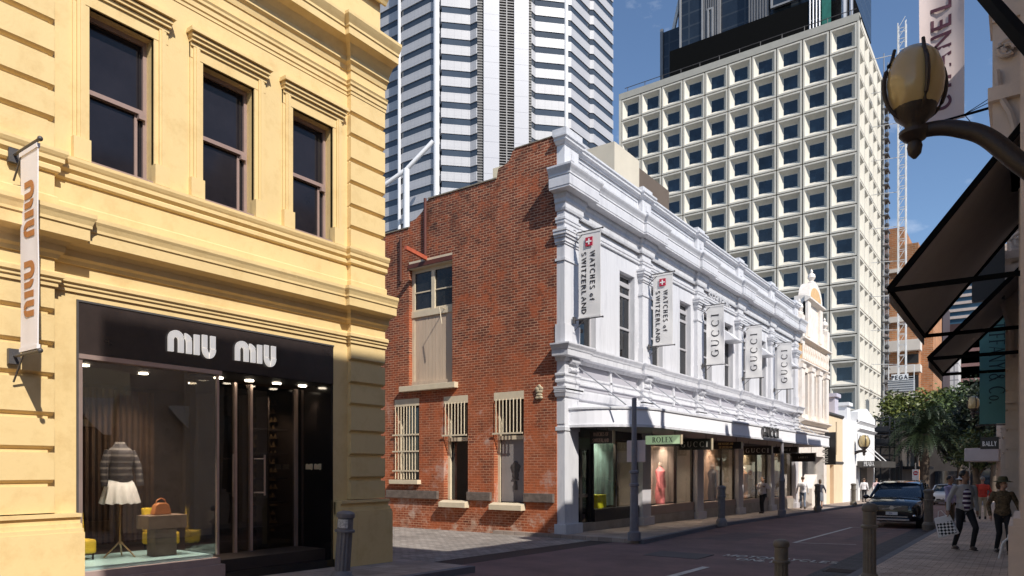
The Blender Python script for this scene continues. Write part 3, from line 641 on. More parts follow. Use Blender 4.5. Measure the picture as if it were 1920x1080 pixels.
# crest on the wall
cm = mat('crest_stone', (.50, .42, .28), .8, .35, 9, .5, 40); mb = MB(); c0 = Vector((-11.44, 17.27, 3.84))
for (dx, dz, rx, rz) in ((0, .18, .06, .05), (-.06, .10, .08, .07), (.06, .10, .08, .07), (0, .02, .13, .07), (0, -.08, .12, .05), (-.05, -.16, .09, .05), (.05, -.16, .09, .05)): mb.ell((c0.x+dx, c0.y, c0.z+dz), (rx, .04, rz), 12, 6)
mb.build('wall_crest', cm, hb, True)
# ---- white facade
PIL = [(17.4, 18.1), (22.4, 23.1), (27.45, 28.15), (32.5, 33.2), (37.6, 38.3), (42.45, 43.15)]
wins = []
for i in range(5):
    c = (PIL[i][1]+PIL[i+1][0])/2; wins += [(c-1.95, c-.85), (c+.75, c+1.85)]
mb = MB(); mb.wall('x', -11.1, -10.75, 17.38, 43.15, 3.4, 11.0, [(a, b, 5.25, 8.12) for a, b in wins]); mb.box(-11.09, -10.76, 17.38, 43.15, 2.9, 3.4)
mb.box(-26, -11.1, 42.9, 43.14, -.8, 10); mb.box(-26, -11.0, 17.74, 43.0, 9.4, 9.5)
mb.build('facade_wall', WHT, hb)
for a, b in PIL:
    mb = MB(); corner = a < 18
    ya = 17.31 if corner else a
    def pb(p, z0, z1, xi=-10.9): mb.box(xi, -10.6+p, ya-(p if corner else p), b+p, z0, z1)
    pb(0, 5.15, 8.2); pb(.03, 5.15, 5.75); pb(.035, 7.55, 7.62); pb(0, 8.2, 11.0)
    for p, z0, z1 in ((.03, 8.02, 8.08), (.06, 8.08, 8.2), (.10, 8.2, 8.27), (.14, 8.27, 8.36), (.16, 8.36, 8.42)): pb(p, z0, z1)
    pb(.0, 2.9, 5.0); pb(.03, 4.1, 4.16); pb(.03, 4.25, 4.31); pb(.06, 3.72, 3.80); pb(.10, 3.80, 3.90); pb(.12, 3.90, 3.96)
    # scroll bracket
    for z, r_ in ((4.72, .10), (4.45, .06)): mb.tube([(-10.56, a+.12, z), (-10.56, b-.12, z)], r_, 12)
    mb.build('pilaster', WHT, hb)
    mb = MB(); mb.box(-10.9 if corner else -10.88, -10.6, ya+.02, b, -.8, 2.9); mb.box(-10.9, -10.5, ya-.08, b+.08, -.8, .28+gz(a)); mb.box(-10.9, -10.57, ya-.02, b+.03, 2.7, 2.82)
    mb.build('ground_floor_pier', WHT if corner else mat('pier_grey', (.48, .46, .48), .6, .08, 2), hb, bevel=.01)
def fpath(xw, xp, e=.0):
    p = [(-10.88, 17.3)]
    for i, (a, b) in enumerate(PIL):
        if i == 0: p += [(xp, 17.3), (xp, b+e), (xw, b+e)]
        else: p += [(xw, a-e), (xp, a-e), (xp, b+e), (xw, b+e)]
    p[-1:] = []
    return p
FP = fpath(-10.72, -10.6); FPe = fpath(-10.68, -10.58, .12)
def wm(name, prof, pth=FP): mb = MB(); mb.sweep(pth, prof); return mb.build(name, WHT, hb)
wm('main_cornice', [(.03, 8.98), (.05, 9.04), (.05, 9.16), (.09, 9.20), (.09, 9.30), (.14, 9.36), (.14, 9.44), (.37, 9.46), (.37, 9.50), (.385, 9.52), (.385, 9.74), (.38, 9.80), (.40, 9.81), (.40, 9.86), (.43, 9.92), (.47, 9.98), (.49, 10.02), (.49, 10.07), (.1, 10.16), (.02, 10.17)], FPe)
wm('architrave', [(.015, 8.62), (.03, 8.64), (.03, 8.70), (.05, 8.72), (.05, 8.78), (.02, 8.80)])
wm('parapet_cap', [(.03, 10.86), (.05, 10.9), (.12, 10.94), (.12, 10.99), (.16, 11.03), (.16, 11.09), (.02, 11.13)])
wm('string_course', [(.02, 4.70), (.04, 4.74), (.06, 4.80), (.22, 4.82), (.23, 4.98), (.25, 4.99), (.27, 5.04), (.31, 5.09), (.33, 5.12), (.33, 5.16), (.02, 5.22)], FPe)
wm('frieze_moulding', [(.02, 4.08), (.05, 4.10), (.05, 4.16), (.02, 4.18), (.02, 4.26), (.06, 4.29), (.06, 4.34), (.01, 4.36)])
wm('frieze_moulding', [(.02, 3.66), (.05, 3.68), (.08, 3.78), (.10, 3.86), (.10, 3.92), (.01, 3.95)])
for i in range(5):
    a, b = PIL[i][1]+.18, PIL[i+1][0]-.18
    mb = MB(); mb.box(-10.78, -10.715, a, b, 10.26, 10.74)
    mb.box(-10.78, -10.69, a, b, 10.70, 10.745); mb.build('parapet_panel', WHT, hb)
    mb = MB(); c = (a+b)/2; mb.box(-10.78, -10.66, c-.06, c+.06, 3.98, 4.78); mb.build('frieze_bracket', WHT, hb)
for a, b in PIL:
    mb = MB(); c = (a+b)/2; mb.box(-10.95, -10.56, a-.02, b+.02, 11.10, 11.28) if a > 18 else mb.box(-10.97, -10.5, 17.24, b+.05, 11.12, 11.30)
    mb.build('parapet_block', WHT, hb)
    mb = MB(); mb.box(-10.62, -10.575, c-.09, c+.09, 10.50, 10.68); mb.build('parapet_boss', WHT, hb)
WFR = mat('grey_sash', (.42, .41, .42), .5, .1, 4)
for i, (a, b) in enumerate(wins):
    mb = MB(); X0, X1 = -10.98, -10.93
    mb.box(X0, X1, a, a+.06, 5.25, 8.12); mb.box(X0, X1, b-.06, b, 5.25, 8.12); mb.box(X0, X1+.03, a+.06, b-.06, 7.72, 7.86); mb.box(X0, X1+.02, a+.06, b-.06, 7.38, 7.48); mb.box(X0, X1, a+.06, b-.06, 8.04, 8.12)
    mb.box(X0, X1+.03, a+.05, b-.05, 6.28, 6.35); mb.box(X0, X1, a+.06, b-.06, 5.25, 5.33)
    f = mb.build('window_frame', WFR, hb)
    mb = MB(); mb.box(X0+.01, X0+.02, a+.04, b-.04, 5.3, 8.08); mb.build('pane', glass('sash_glass', (.35, .33, .32), .5, .9), f)
    mb = MB(); mb.box(-11.25, -11.2, a, b, 5.2, 8.1); mb.build('blind', mat('blind_cloth', (.16, .14, .14), .8, .25, 3), f)
    mb = MB(); mb.box(-11.0, -10.68, a-.06, b+.06, 5.17, 5.25); mb.build('sill', WHT, hb)
    if i >= 4 and i % 2 == 1:
        mb = MB(); mb.px([(a-.02, 7.3), (a-.02, 7.36), (b+.02, 7.36), (b+.02, 7.3)], -10.93, -10.3); mb.add([(-10.75, a, 7.36), (-10.75, b, 7.36), (-10.28, b, 7.33), (-10.28, a, 7.33), (-10.75, a, 7.75), (-10.75, b, 7.75)], [(0, 1, 2, 3), (4, 5, 2, 3), (0, 4, 3), (1, 2, 5), (0, 1, 5, 4)]); mb.build('window_hood', WHT, hb)
# raised name of the building on the third bay frieze
for i in range(5):
    a, b = PIL[i][1]+.13, PIL[i+1][0]-.13; c = (a+b)/2; FG = mat('frieze_grey', (.40, .39, .43), .6, .06, 2)
    for (u0, u1) in ((a, c-.08), (c+.08, b)):
        mb = MB(); mb.box(-10.76, -10.738, u0, u1, 4.36, 4.70); mb.box(-10.76, -10.738, u0, u1, 3.97, 4.08); mb.build('frieze_panel', FG, hb)
letters('ECONOMIC', .30, (-10.70, 30.3, 9.0-.17), (0, 1, 0), (0, 0, 1), WHT, hb, th=.05, k=.16, t=.1, sf=0, wscale=1.35)
mb = MB(); mb.box(-10.75, -10.69, 28.4, 32.3, 9.18, 9.22); mb.box(-10.75, -10.69, 28.4, 32.3, 8.74, 8.79); mb.build('name_panel', WHT, hb)
# ---- awning over the pavement
aw = MB(); q = [(-10.72+2.12*math.sin(R(t_)), 19.4-1.85*math.cos(R(t_))) for t_ in range(0, 91, 6)]+[(-8.6, 41.5), (-10.72, 41.5)]
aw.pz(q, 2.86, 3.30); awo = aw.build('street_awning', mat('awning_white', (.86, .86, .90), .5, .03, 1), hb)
mb = MB(); mb.sweep([p for p in q[:-1]], [(.0, 3.30), (.04, 3.31), (.04, 3.36), (0, 3.38)]); mb.sweep(q[:-1], [(0, 2.80), (.025, 2.80), (.025, 2.87), (0, 2.88)]); mb.build('edge_trim', WHT, awo)
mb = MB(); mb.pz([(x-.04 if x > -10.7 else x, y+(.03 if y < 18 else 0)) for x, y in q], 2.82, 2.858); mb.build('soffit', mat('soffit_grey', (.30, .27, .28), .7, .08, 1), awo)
for i in range(5):
    A = PIL[i]; c = (A[1]+PIL[i+1][0])/2
    for y in ((A[0]+A[1])/2, c):
        mb = MB(); mb.tube([(-10.6, y, 4.70), (-8.9, y+.02, 3.38)], .018, 6); mb.build('stay_rod', STEEL, awo)
mb = letters('GUCCI', .42, (-8.575, 30.3, 2.92), (0, 1, 0), (0, 0, 1), mat('gunmetal', (.16, .15, .15), .25, .1, 4, metal=.8), awo, th=.07, k=.16, t=.06, sf=.05, gap=.12, wscale=1.25)
# ---- ground floor shopfronts (recessed behind the piers)
SFM = mat('shopfront_dark', (.02, .017, .016), .35, .2, 3)
STN = mat('shop_stone', (.33, .24, .20), .5, .12, 2)
mb = MB(); mb.box(-10.72, -10.62, 18.1, 42.5, 2.55, 2.9); mb.build('shop_lintel', mat('lintel_dark', (.06, .05, .05), .5, .1, 2), hb)
bays = [(18.1, 22.4), (23.1, 27.45), (28.15, 32.5), (33.2, 37.6), (38.3, 42.45)]
gl2 = glass('street_glass', (.92, .92, .9), .97, .9, 0, 1.45)
mb = MB(); mb.box(-13.5, -13.4, 18, 42.6, -.9, 2.8); mb.box(-13.4, -10.9, 18, 42.6, 2.75, 2.84); mb.box(-13.4, -10.7, 18, 42.6, -.9, -.02)
for a, b in bays: mb.box(-13.4, -10.95, b+.2, b+.3, -.8, 2.8)
mb.build('shop_room', mat('display_room', (.30, .26, .22), .7, .3, 1.5), hb)
for i, (a, b) in enumerate(bays):
    g0 = gz(a); a2 = a if i else 19.3
    mb = MB(); mb.box(-10.95, -10.72, a2, b, -.8, g0+.62); mb.build('stall_riser', STN if i else SFM, hb)
    mb = MB(); mb.box(-10.84, -10.83, a2+.05, b-.05, g0+.62, 2.55); mb.build('shop_window', gl2, hb)
    mb = MB()
    for y in (a2+.03, (a2+b)/2+(.5 if i else 0), b-.03): mb.box(-10.88, -10.79, y-.035, y+.035, g0+.6, 2.55)
    mb.box(-10.88, -10.79, a2, b, 2.5, 2.56); mb.build('shop_window_frame', SFM, hb)
    mb = MB(); mb.box(-11.6, -11.5, a2+.2, b-.15, g0+.62, 2.5); mb.build('display_backdrop', mat('backdrop_%d' % i, [(.20, .34, .32), (.55, .42, .36), (.36, .22, .15), (.30, .24, .16), (.5, .35, .25)][i], .7, .7, 3.5, streak=1, grime=('1a1412', 2.6, .8)), hb)
    mb = MB()
    for k in range(6): mb.box(-11.3, -11.2, a+.5+k*.62, a+.75+k*.62, 2.72, 2.745)
    mb.build('downlight', mat('lamp_glow', (1, .86, .66)), hb)
for y, e in ((20.6, 70), (24.2, 130), (26.2, 60), (29.2, 80), (31.2, 80), (34.5, 90), (36.2, 60), (39.6, 90)):
    spot((-10.98, y, 2.72), (-11.35, y, .9), e, size=120, r_=.1)
# corner door
mb = MB(); mb.box(-10.95, -10.85, 18.12, 18.22, -.3, 2.3); mb.box(-10.95, -10.85, 18.62, 18.74, -.3, 2.3); mb.box(-10.95, -10.85, 19.15, 19.3, -.3, 2.3); mb.box(-10.96, -10.84, 18.1, 19.3, 2.2, 2.55); mb.box(-10.93, -10.87, 18.2, 19.2, .75, .85); mb.box(-10.93, -10.87, 18.2, 19.2, -.3, -.05)
dr = mb.build('shop_door', SFM, hb); mb = MB(); mb.box(-10.905, -10.895, 18.2, 19.2, -.1, 2.2); mb.build('pane', glass('door_pane', (.4, .38, .36), .8, .9), dr)
# display garments and cases
def display_dress(y, x, m, label, grp=None):
    g0 = gz(y); t = thing('dress_display', label, 'mannequin', (x, y, g0+.62), grp)
    mb = MB(); mb.lathe([(.05, .0), (.16, .0), (.20, .3), (.17, .6), (.13, .85), (.17, 1.05), (.19, 1.22), (.08, 1.36), (.05, 1.4)], (x, y, g0+.66), 16)
    for s_ in (-1, 1): mb.tube([(x, y+s_*.15, g0+1.85), (x+.05, y+s_*.25, g0+1.55), (x+.1, y+s_*.22, g0+1.25)], [.06, .06, .05], 8)
    mb.build('dress', m, t, True)
    mb = MB(); mb.ell((x, y, g0+2.12), (.085, .075, .11)); mb.build('head', mat('mannequin_skin', (.45, .35, .30), .4), t, True)
display_dress(25.1, -11.15, mat('pink_cloth', (.70, .20, .22), .7, .35, 9), 'pink dress on a mannequin behind the corner shop window')
for k, (y, cc, lb) in enumerate(((30.6, (.05, .04, .05), 'black outfit on a mannequin in the window left of the middle pier'), (35.0, (.25, .12, .05), 'brown outfit on a mannequin in the last bay of windows'))):
    display_dress(y, -11.15, mat('outfit_%d' % k, cc, .7, .3, 8), lb)
t = thing('display_case', 'pair of yellow boxes in the first shop window beside the corner door', 'display box', (-11.2, 20.2, .3))
for yq in (20.0, 20.32): mb = MB(); mb.box(-11.3, -11.02, yq, yq+.28, .34, .78); mb.build('box', mat('acid_yellow', (.50, .50, .02), .5), t, bevel=.01)
# ---- banners on the pilasters
BCL = mat('banner_grey', (.74, .72, .70), .8, .05, 2)
RDP = mat('red_print', (.45, .015, .05), .6, .03, 2); BKP = mat('black_print', (.018, .016, .02), .6, .05, 2); WPR = mat('white_print', (.8, .8, .8), .6)
for i, (Y, z0, z1) in enumerate(((17.72, 5.92, 8.36), (22.78, 5.85, 8.28))):
    t, c = banner('banner', 'light grey banner with a red cross flag and black lettering, %s' % ('nearest the brick corner' if i == 0 else 'second from the brick corner'), 'banner', Y, -10.38, -9.67, z0, z1, BCL, -10.55, 'banners with a red cross flag', wob=.008)
    mb = MB(); mb.box(-10.14, -9.91, Y-.035, Y-.022, z1-.42, z1-.17); fl = mb.build('flag', RDP, c)
    mb = MB(); mb.box(-10.045, -10.005, Y-.042, Y-.034, z1-.38, z1-.21); mb.box(-10.11, -9.94, Y-.043, Y-.0335, z1-.315, z1-.275); mb.build('cross', WPR, fl)
    letters('WATCHES of', .155, (-10.0, Y-.03, z1-.56), (0, 0, -1), (1, 0, 0), BKP, c, th=.005, k=.19, t=.15, sf=0, align='l', wscale=1.12, gap=.12, surf=t_surf[0])
    letters('SWITZERLAND', .155, (-10.28, Y-.03, z1-.56), (0, 0, -1), (1, 0, 0), BKP, c, th=.005, k=.19, t=.15, sf=0, align='l', wscale=1.24, gap=.12, surf=t_surf[0])
for i, (Y, z0, z1) in enumerate(((27.85, 5.80, 8.15), (32.9, 5.80, 8.15), (38.0, 5.75, 8.1))):
    t, c = banner('banner', 'pale banner with one vertical serif word reading upwards, %s of the three' % ('left', 'middle', 'right')[i], 'banner', Y, -10.38, -9.67, z0, z1, BCL, -10.55, 'banners with one serif word', wob=.022, sag=.05 if i == 0 else 0)
    letters('GUCCI', .30, (-9.88, Y-.045, z0+.3), (0, 0, 1), (-1, 0, 0), BKP, c, th=.005, k=.15, t=.06, sf=.05, align='l', gap=.30, wscale=1.12, surf=t_surf[0])
# ---- signs hanging under the awning
def hang(label, y, z0, z1, txt, m, lm, sx=(-9.9, -8.72), hh=.6, **kw):
    t = thing('hanging_sign', label, 'sign', ((sx[0]+sx[1])/2, y, z0)); mb = MB(); mb.box(sx[0], sx[1], y-.06, y+.06, z0, z1); p = mb.build('panel', m, t, bevel=.008)
    for x in (sx[0]+.2, sx[1]-.2): mb = MB(); mb.tube([(x, y, z1), (x, y, 2.83)], .01, 6); mb.build('hanger', GREYM, t)
    mb = MB(); mb.box(sx[1]-.0, sx[1]+.03, y-.07, y+.07, z0-.01, z1+.01); mb.build('end_cap', mat('cap_brass', (.5, .42, .28), .4, .1, 4), p)
    rows = txt if isinstance(txt, list) else [txt]
    for r_, tx in enumerate(rows):
        H = (z1-z0)/len(rows); zb = z1-H*(r_+1)+H*(1-hh)/2
        letters(tx, H*hh, ((sx[0]+sx[1])/2, y-.062, zb), (1, 0, 0), (0, 0, 1), lm, p, th=.008, **kw)
    return t
SGB = mat('sign_black', (.02, .017, .015), .35, .1, 3); SVL = mat('letter_silver', (.62, .58, .52), .35, .05, 3, metal=.2); GOLD = mat('letter_gold', (.72, .55, .22), .4, .05, 3)
hang('light green sign box with dark serif lettering, hung under the white awning', 21.2, 2.40, 2.68, 'ROLEX', mat('sign_green', (.46, .62, .38), .5, .05, 2, emit=.35), mat('dark_green', (.01, .05, .02), .5), gap=.06)
hang('dark sign with silver serif letters, hung right after the light green one', 23.9, 2.28, 2.66, 'GUCCI', SGB, SVL, hh=.5, gap=.3)
hang('black sign with two rows of gold lettering under the awning', 27.1, 2.38, 2.65, ['FINE WATCHES AND', 'OF SWITZERLAND'], SGB, GOLD, hh=.62, k=.2, t=.14, sf=0, wscale=.62)
hang('dark sign with silver serif letters, hung past the gold lettered one', 31.1, 2.22, 2.6, 'GUCCI', SGB, SVL, hh=.5, gap=.3)
hang('long black sign with small letters near the far end of the awning', 35.4, 2.38, 2.68, 'TIMEZ', SGB, SVL, hh=.4, gap=.3)
hang('plain dark brown sign past the last white pier', 38.9, 2.0, 2.45, 'LABELS', mat('sign_brown', (.03, .018, .012), .5), SVL, hh=.2, gap=.2)
hang('dim brown sign with two rows of copper letters over the corner door', 18.55, 2.36, 2.72, ['WATCHES OF', 'SWITZERLAND'], mat('sign_brown', (.03, .018, .012)), mat('letter_copper', (.45, .28, .2), .5), sx=(-10.45, -9.7), hh=.6, k=.2, t=.12, sf=0, wscale=.62)
t = thing('hanging_sign', 'tall black sign with white letters running down it at the far awning end', 'sign', (-8.6, 41.9, 1.9)); mb = MB(); mb.box(-8.85, -8.3, 41.62, 41.74, 1.85, 3.62); p = mb.build('panel', SGB, t)
mb = MB(); mb.tube([(-10.6, 41.68, 3.5), (-8.85, 41.68, 3.5)], .02); mb.build('arm', GREYM, t)
letters('MARCS', .28, (-8.68, 41.61, 1.95), (0, 0, 1), (-1, 0, 0), SVL, p, th=.008, k=.2, t=.14, sf=0, align='l', gap=.1)
# rooftop bits
mb = MB(); mb.box(-15.2, -13.4, 20, 24, 9.5, 12.2); mb.build('rooftop_plant_room', CRM, hb)
mb = MB(); mb.box(-12.6, -11.2, 21.5, 23.4, 9.5, 12.65); mb.build('rooftop_plant_room', mat('plant_cream', (.58, .52, .42), .8, .1, 1), hb)
mb = MB(); mb.box(-12.9, -11.4, 23.6, 26.5, 9.5, 12.6); mb.build('rooftop_plant_room', mat('plant_shaded_side', (.12, .09, .07), .9, .1, 1), hb)  # shaded side of the plant room, its shade put into the brown colour
mb = MB(); mb.px([(18.6, 10.6), (20.4, 11.8), (20.4, 11.92), (18.5, 10.66)], -16.3, -14.9); mb.build('skylight_roof', mat('roof_grey', '5a5650', .6, .2, 2), hb)
# ================================================================ far things are laid out from measured sight lines
_th = math.atan2(960, 1336)
def at(px, py, Y):
    u, v = px-960, 880-py
    dx = -math.sin(_th)*1336+math.cos(_th)*u; dy = math.cos(_th)*1336+math.sin(_th)*u
    t = Y/dy; return Vector((dx*t, Y, 1.6+v*t))
# ---------------------------------------------------------------- ornate cream building
ob = thing('ornate_cream_building', 'narrow white and cream ornate facade with an arched pediment and balustrade', 'building', (-10.6, 46.8, 0))
OCR = mat('ornate_white', (.80, .73, .66), .6, .08, 2, .1, 20, grime=('b08a5a', 3, .4)); OOR = mat('ornate_ochre', (.66, .42, .20), .7, .2, 4)
W3 = [(44.3, 45.4), (46.3, 47.4), (48.3, 49.4)]
mb = MB(); mb.wall('x', -11.2, -10.6, 43.18, 50.4, -.9, 9.3, [(a, b, 4.9, 7.4) for a, b in W3]+[(44.0, 49.6, -.9, 2.4)])
mb.box(-22, -11.2, 50.1, 50.4, -.9, 9); mb.box(-11.0, -10.62, 43.18, 50.4, 9.3, 10.4); mb.box(-11.2, -10.56, 44.6, 48.4, 9.3, 12.0); mb.build('wall', OCR, ob)
for y in (43.2, 45.5, 47.5, 49.5): mb = MB(); mb.box(-10.7, -10.42, y, y+.75, 4.6, 7.5); mb.box(-10.7, -10.36, y-.06, y+.81, 7.5, 7.75); mb.build('pilaster', OCR, ob)
for y in (44.6, 47.7): mb = MB(); mb.box(-10.7, -10.4, y, y+.7, 9.5, 11.6); mb.build('pilaster', OCR, ob)
for y in (43.2, 49.7): mb = MB(); mb.box(-10.75, -10.4, y, y+.65, 8.9, 10.6); mb.build('pilaster', OCR, ob)
mb = MB(); mb.box(-10.7, -10.50, 43.2, 50.4, 8.0, 9.0); mb.build('ochre_frieze', OOR, ob)
for i in range(16):
    mb = MB(); y = 43.5+i*.43; mb.lathe([(.07, 0), (.1, .2), (.05, .5), (.1, .75), (.1, .85)], (-10.44, y, 8.05), 8); mb.build('baluster', OCR, ob, True)
pth = [(-10.6, 43.18), (-10.6, 50.4)]
for z, p in ((9.05, .35), (7.75, .22), (4.3, .35), (3.9, .15)):
    mb = MB(); mb.sweep(pth, [(.05, z), (p*.5, z+.08), (p, z+.16), (p, z+.24), (.05, z+.3)]); mb.build('cornice', OCR, ob)
mb = MB(); mb.sweep([(-10.56, 44.5), (-10.56, 48.5)], [(.05, 11.6), (.3, 11.75), (.3, 11.85), (.02, 11.95)])
arc = [(46.5+1.75*math.cos(R(a)), 11.9+1.15*math.sin(R(a))) for a in range(0, 181, 12)]
mb.px(arc, -11.0, -10.4); mb.build('pediment', OCR, ob)
mb = MB(); mb.px([(46.5+1.3*math.cos(R(a)), 12.0+.7*math.sin(R(a))) for a in range(0, 181, 15)], -10.6, -10.385); mb.build('pediment_recess', OOR, ob)
for y, z in ((46.5, 13.0), (50.0, 10.6), (43.5, 10.6)):
    mb = MB(); mb.lathe([(.22, 0), (.25, .12), (.10, .2), (.24, .42), (.2, .6), (.06, .72), (.09, .8), (.02, .95)], (-10.65, y, z), 12); mb.build('finial', OCR, ob, True)
for a, b in W3: mb = MB(); mb.box(-10.95, -10.9, a, b, 4.9, 7.4); mb.build('window', DGL, ob)
mb = MB(); mb.box(-11.15, -11.1, 44, 49.6, -.9, 2.4); mb.build('shop_window', glass('street_glass', (.9, .9, .9)), ob)
mb = MB(); mb.px([(43.3, -.9), (44.6, -.9), (44.6, 1.3), (43.3, .5)], -10.6, -9.9); mb.build('stair_wall', OCR, ob)
# ---------------------------------------------------------------- pale building, white building, scaffold
pb_ = thing('pale_yellow_building', 'low pale yellow building with a tall slit window beside the ornate facade', 'building', (-10.6, 53, 0))
PY = mat('pale_yellow', (.78, .62, .42), .7, .08, 1.5)
mb = MB(); mb.wall('x', -11.2, -10.6, 50.42, 55.5, -.9, 5.4, [(53.2, 53.6, 2.6, 4.9), (51.4, 52.6, -.9, 1.9)]); mb.box(-22, -11.2, 50.5, 55.4, -.9, 5.2); mb.build('wall', PY, pb_)
mb = MB(); mb.sweep([(-10.6, 50.42), (-10.6, 55.5)], [(.02, 1.95), (.08, 2.0), (.08, 2.12), (.02, 2.15)]); mb.sweep([(-10.6, 50.42), (-10.6, 55.5)], [(.02, 5.2), (.12, 5.3), (.12, 5.42), (.02, 5.46)]); mb.build('moulding', GREYM, pb_)
mb = MB(); mb.box(-11.0, -10.95, 51.4, 52.6, -.9, 1.9); mb.build('door', mat('orange_door', (.45, .22, .06), .5, .1), pb_)
mb = MB(); mb.box(-11.0, -10.95, 53.2, 53.6, 2.6, 4.9); mb.build('window', DGL, pb_)
wb = thing('white_building', 'low white painted building with two chimneys and a dark canopy sign', 'building', (-10.6, 62, 0))
W2 = mat('white_render', (.80, .79, .78), .7, .05, 1.5)
mb = MB(); mb.wall('x', -11.2, -10.6, 55.52, 69, -1, 5.3, [(60.6, 61.4, -1, 1.9), (62.2, 68.4, -1, 2.2), (61.0, 61.3, 2.9, 4.4)]); mb.box(-22, -11.2, 55.6, 69, -1, 5.1); mb.px([(61, 5.3), (69, 5.3), (69, 5.9), (65, 6.6), (61, 6.1)], -11.2, -10.55); mb.build('wall', W2, wb)
for y, z in ((55.0, 7.0), (59.4, 6.7)):
    mb = MB(); mb.box(-11.9, -10.9, y-.6, y+.6, 5.0, z-.25); mb.box(-12.05, -10.75, y-.75, y+.75, z-.25, z); mb.build('chimney', mat('lilac_render', (.55, .52, .60), .7, .06) if y < 56 else W2, wb)
for z in (4.6, 5.2): mb = MB(); mb.sweep([(-10.6, 61), (-10.6, 69)], [(.02, z), (.15, z+.1), (.25, z+.2), (.02, z+.3)]); mb.build('cornice', W2, wb)
mb = MB(); mb.box(-11.15, -11.1, 60.6, 68.4, -1, 2.2); mb.build('shop_window', DGL, wb)
mb = MB(); mb.box(-10.6, -8.9, 61, 68.5, 1.75, 2.25); cn = mb.build('canopy', mat('canopy_grey', (.06, .055, .05), .5, .1), wb)
letters('PRADA', .34, (-9.75, 60.97, 1.85), (1, 0, 0), (0, 0, 1), WPR, cn, th=.02, k=.18, t=.08, sf=.05, wscale=.55)
for y in (61.5, 64): mb = MB(); mb.tube([(-10.55, y, 3.8), (-9.0, y, 2.25)], .04, 6); mb.build('stay_rod', W2, cn)
sc = thing('scaffold', 'black steel scaffold against the building past the white one', 'scaffold', (-10.4, 74, -1))
SCM = mat('scaffold_black', (.015, .015, .017), .5, .1)
mb = MB()
for x in (-11.3, -9.7):
    for y in (71, 74, 77): mb.tube([(x, y, -1), (x, y, 6.3)], .07, 6)
mb.build('standard', SCM, sc)
mb = MB()
for z in (1.9, 2.9, 3.7, 4.7, 5.3, 6.2):
    for y in (71, 77): mb.tube([(-11.3, y, z), (-9.7, y, z)], .05, 6)
    for x in (-11.3, -9.7): mb.tube([(x, 71, z), (x, 77, z)], .05, 6)
mb.build('ledger', SCM, sc)
for z in (2.0, 3.8, 4.9): mb = MB(); mb.box(-11.3, -9.7, 71, 77, z, z+.12); mb.box(-11.3, -9.7, 70.96, 71, z+.12, z+.55); mb.build('deck', SCM, sc)
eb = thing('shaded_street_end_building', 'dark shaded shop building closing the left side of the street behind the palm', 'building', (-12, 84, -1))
mb = MB(); mb.box(-20, -9.6, 78, 92, -1.4, 5.4); mb.build('wall', mat('street_end_dark', (.06, .05, .045), .8, .3, .6), eb)
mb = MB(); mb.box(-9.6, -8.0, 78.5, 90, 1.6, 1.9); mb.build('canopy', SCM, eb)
# ---------------------------------------------------------------- precast grid tower
gb = thing('precast_grid_tower', 'cream office block of deep square precast window frames, all alike', 'building', (-34, 100, 0))
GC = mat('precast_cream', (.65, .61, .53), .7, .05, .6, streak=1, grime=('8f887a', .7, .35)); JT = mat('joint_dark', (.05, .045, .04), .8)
p_, zt = 3.36, 57.4
cols = [-19.02-p_*i for i in range(10)]; ROWS = 17; pz_ = 3.337
cell = MB(); jn = MB()
def coffer(mb, fn, c, z):
    """fn(u, depth, z)->xyz; u along the face"""
    o, i1 = 1.61, 1.40; wi, wo = .98, 1.02
    def rg(h, hz, d): return [fn(c-h, d, z-hz), fn(c+h, d, z-hz), fn(c+h, d, z+hz), fn(c-h, d, z+hz)]
    r0, r1, r2, r3, rb = rg(o, o-.012, 0), rg(i1, i1-.012, 0), rg(.99, .93, .62), rg(.90, .84, .66), rg(o, o-.012, .3)
    mb.add(rb+r0+r1+r2+r3, [(a*4+k, a*4+(k+1) % 4, (a+1)*4+(k+1) % 4, (a+1)*4+k) for a in range(4) for k in range(4)])
F1 = lambda u, d, z: (u, 100+d, z); F2 = lambda u, d, z: (-17.15-d, u, z)
panes = []
for r_ in range(ROWS):
    z = zt-pz_*r_
    for c in cols: coffer(cell, F1, c, z); panes.append((F1, c, z))
    for k in range(5): c = 102.1+k*3.36; coffer(cell, F2, c, z); panes.append((F2, c, z))
cell.build('window_frame_grid', GC, gb, recalc=False)
top = zt+1.68
mb = MB(); mb.box(-51.3, -17.1, 99.95, 101.0, top+.04, top+1.0); mb.build('parapet', mat('parapet_grey', (.42, .40, .35), .8, .1, 1), gb); mb = MB(); mb.box(-17.34, -17.1, 99.97, 100.4, 0, top+.72); mb.box(-51.3, -50.95, 99.97, 100.5, 0, top+.72)
mb.box(-18.0, -17.1, 100.4, 119, top+.02, top+.72); mb.box(-18.2, -17.12, 118.9, 119.4, 0, top+.7); mb.box(-51.3, -17.1, 99.98, 100.4, 0, zt-pz_*ROWS+1.6); mb.build('corner_and_parapet', GC, gb)
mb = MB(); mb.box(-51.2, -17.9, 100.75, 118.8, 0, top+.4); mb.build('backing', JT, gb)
panes.sort(key=lambda q: (Vector(q[0](q[1], .7, q[2]))-Vector((0, 0, 1.6))).length if q[2] > 14 else 999)
pm = MB(); pv = [(-.92, -.86), (.92, -.86), (.92, .86), (-.92, .86)]
DBL = mat('pane_blue', (.014, .026, .042), .06, .95, .3, spec=.8)
for q in panes[100:]: pm.quad(*[q[0](q[1]+a, .655, q[2]+b) for a, b in pv])
tag(pm.build('window', DBL, gb), kind='stuff')
for q in panes[:100]:
    pm = MB(); pm.quad(*[q[0](q[1]+a, .655, q[2]+b) for a, b in pv]); pm.build('window', DBL, gb)
mb = MB()
for i in range(12): x = -50+2.9*i; mb.tube([(x, 100.4, top+.6), (x, 100.4, top+1.9)], .05, 6)
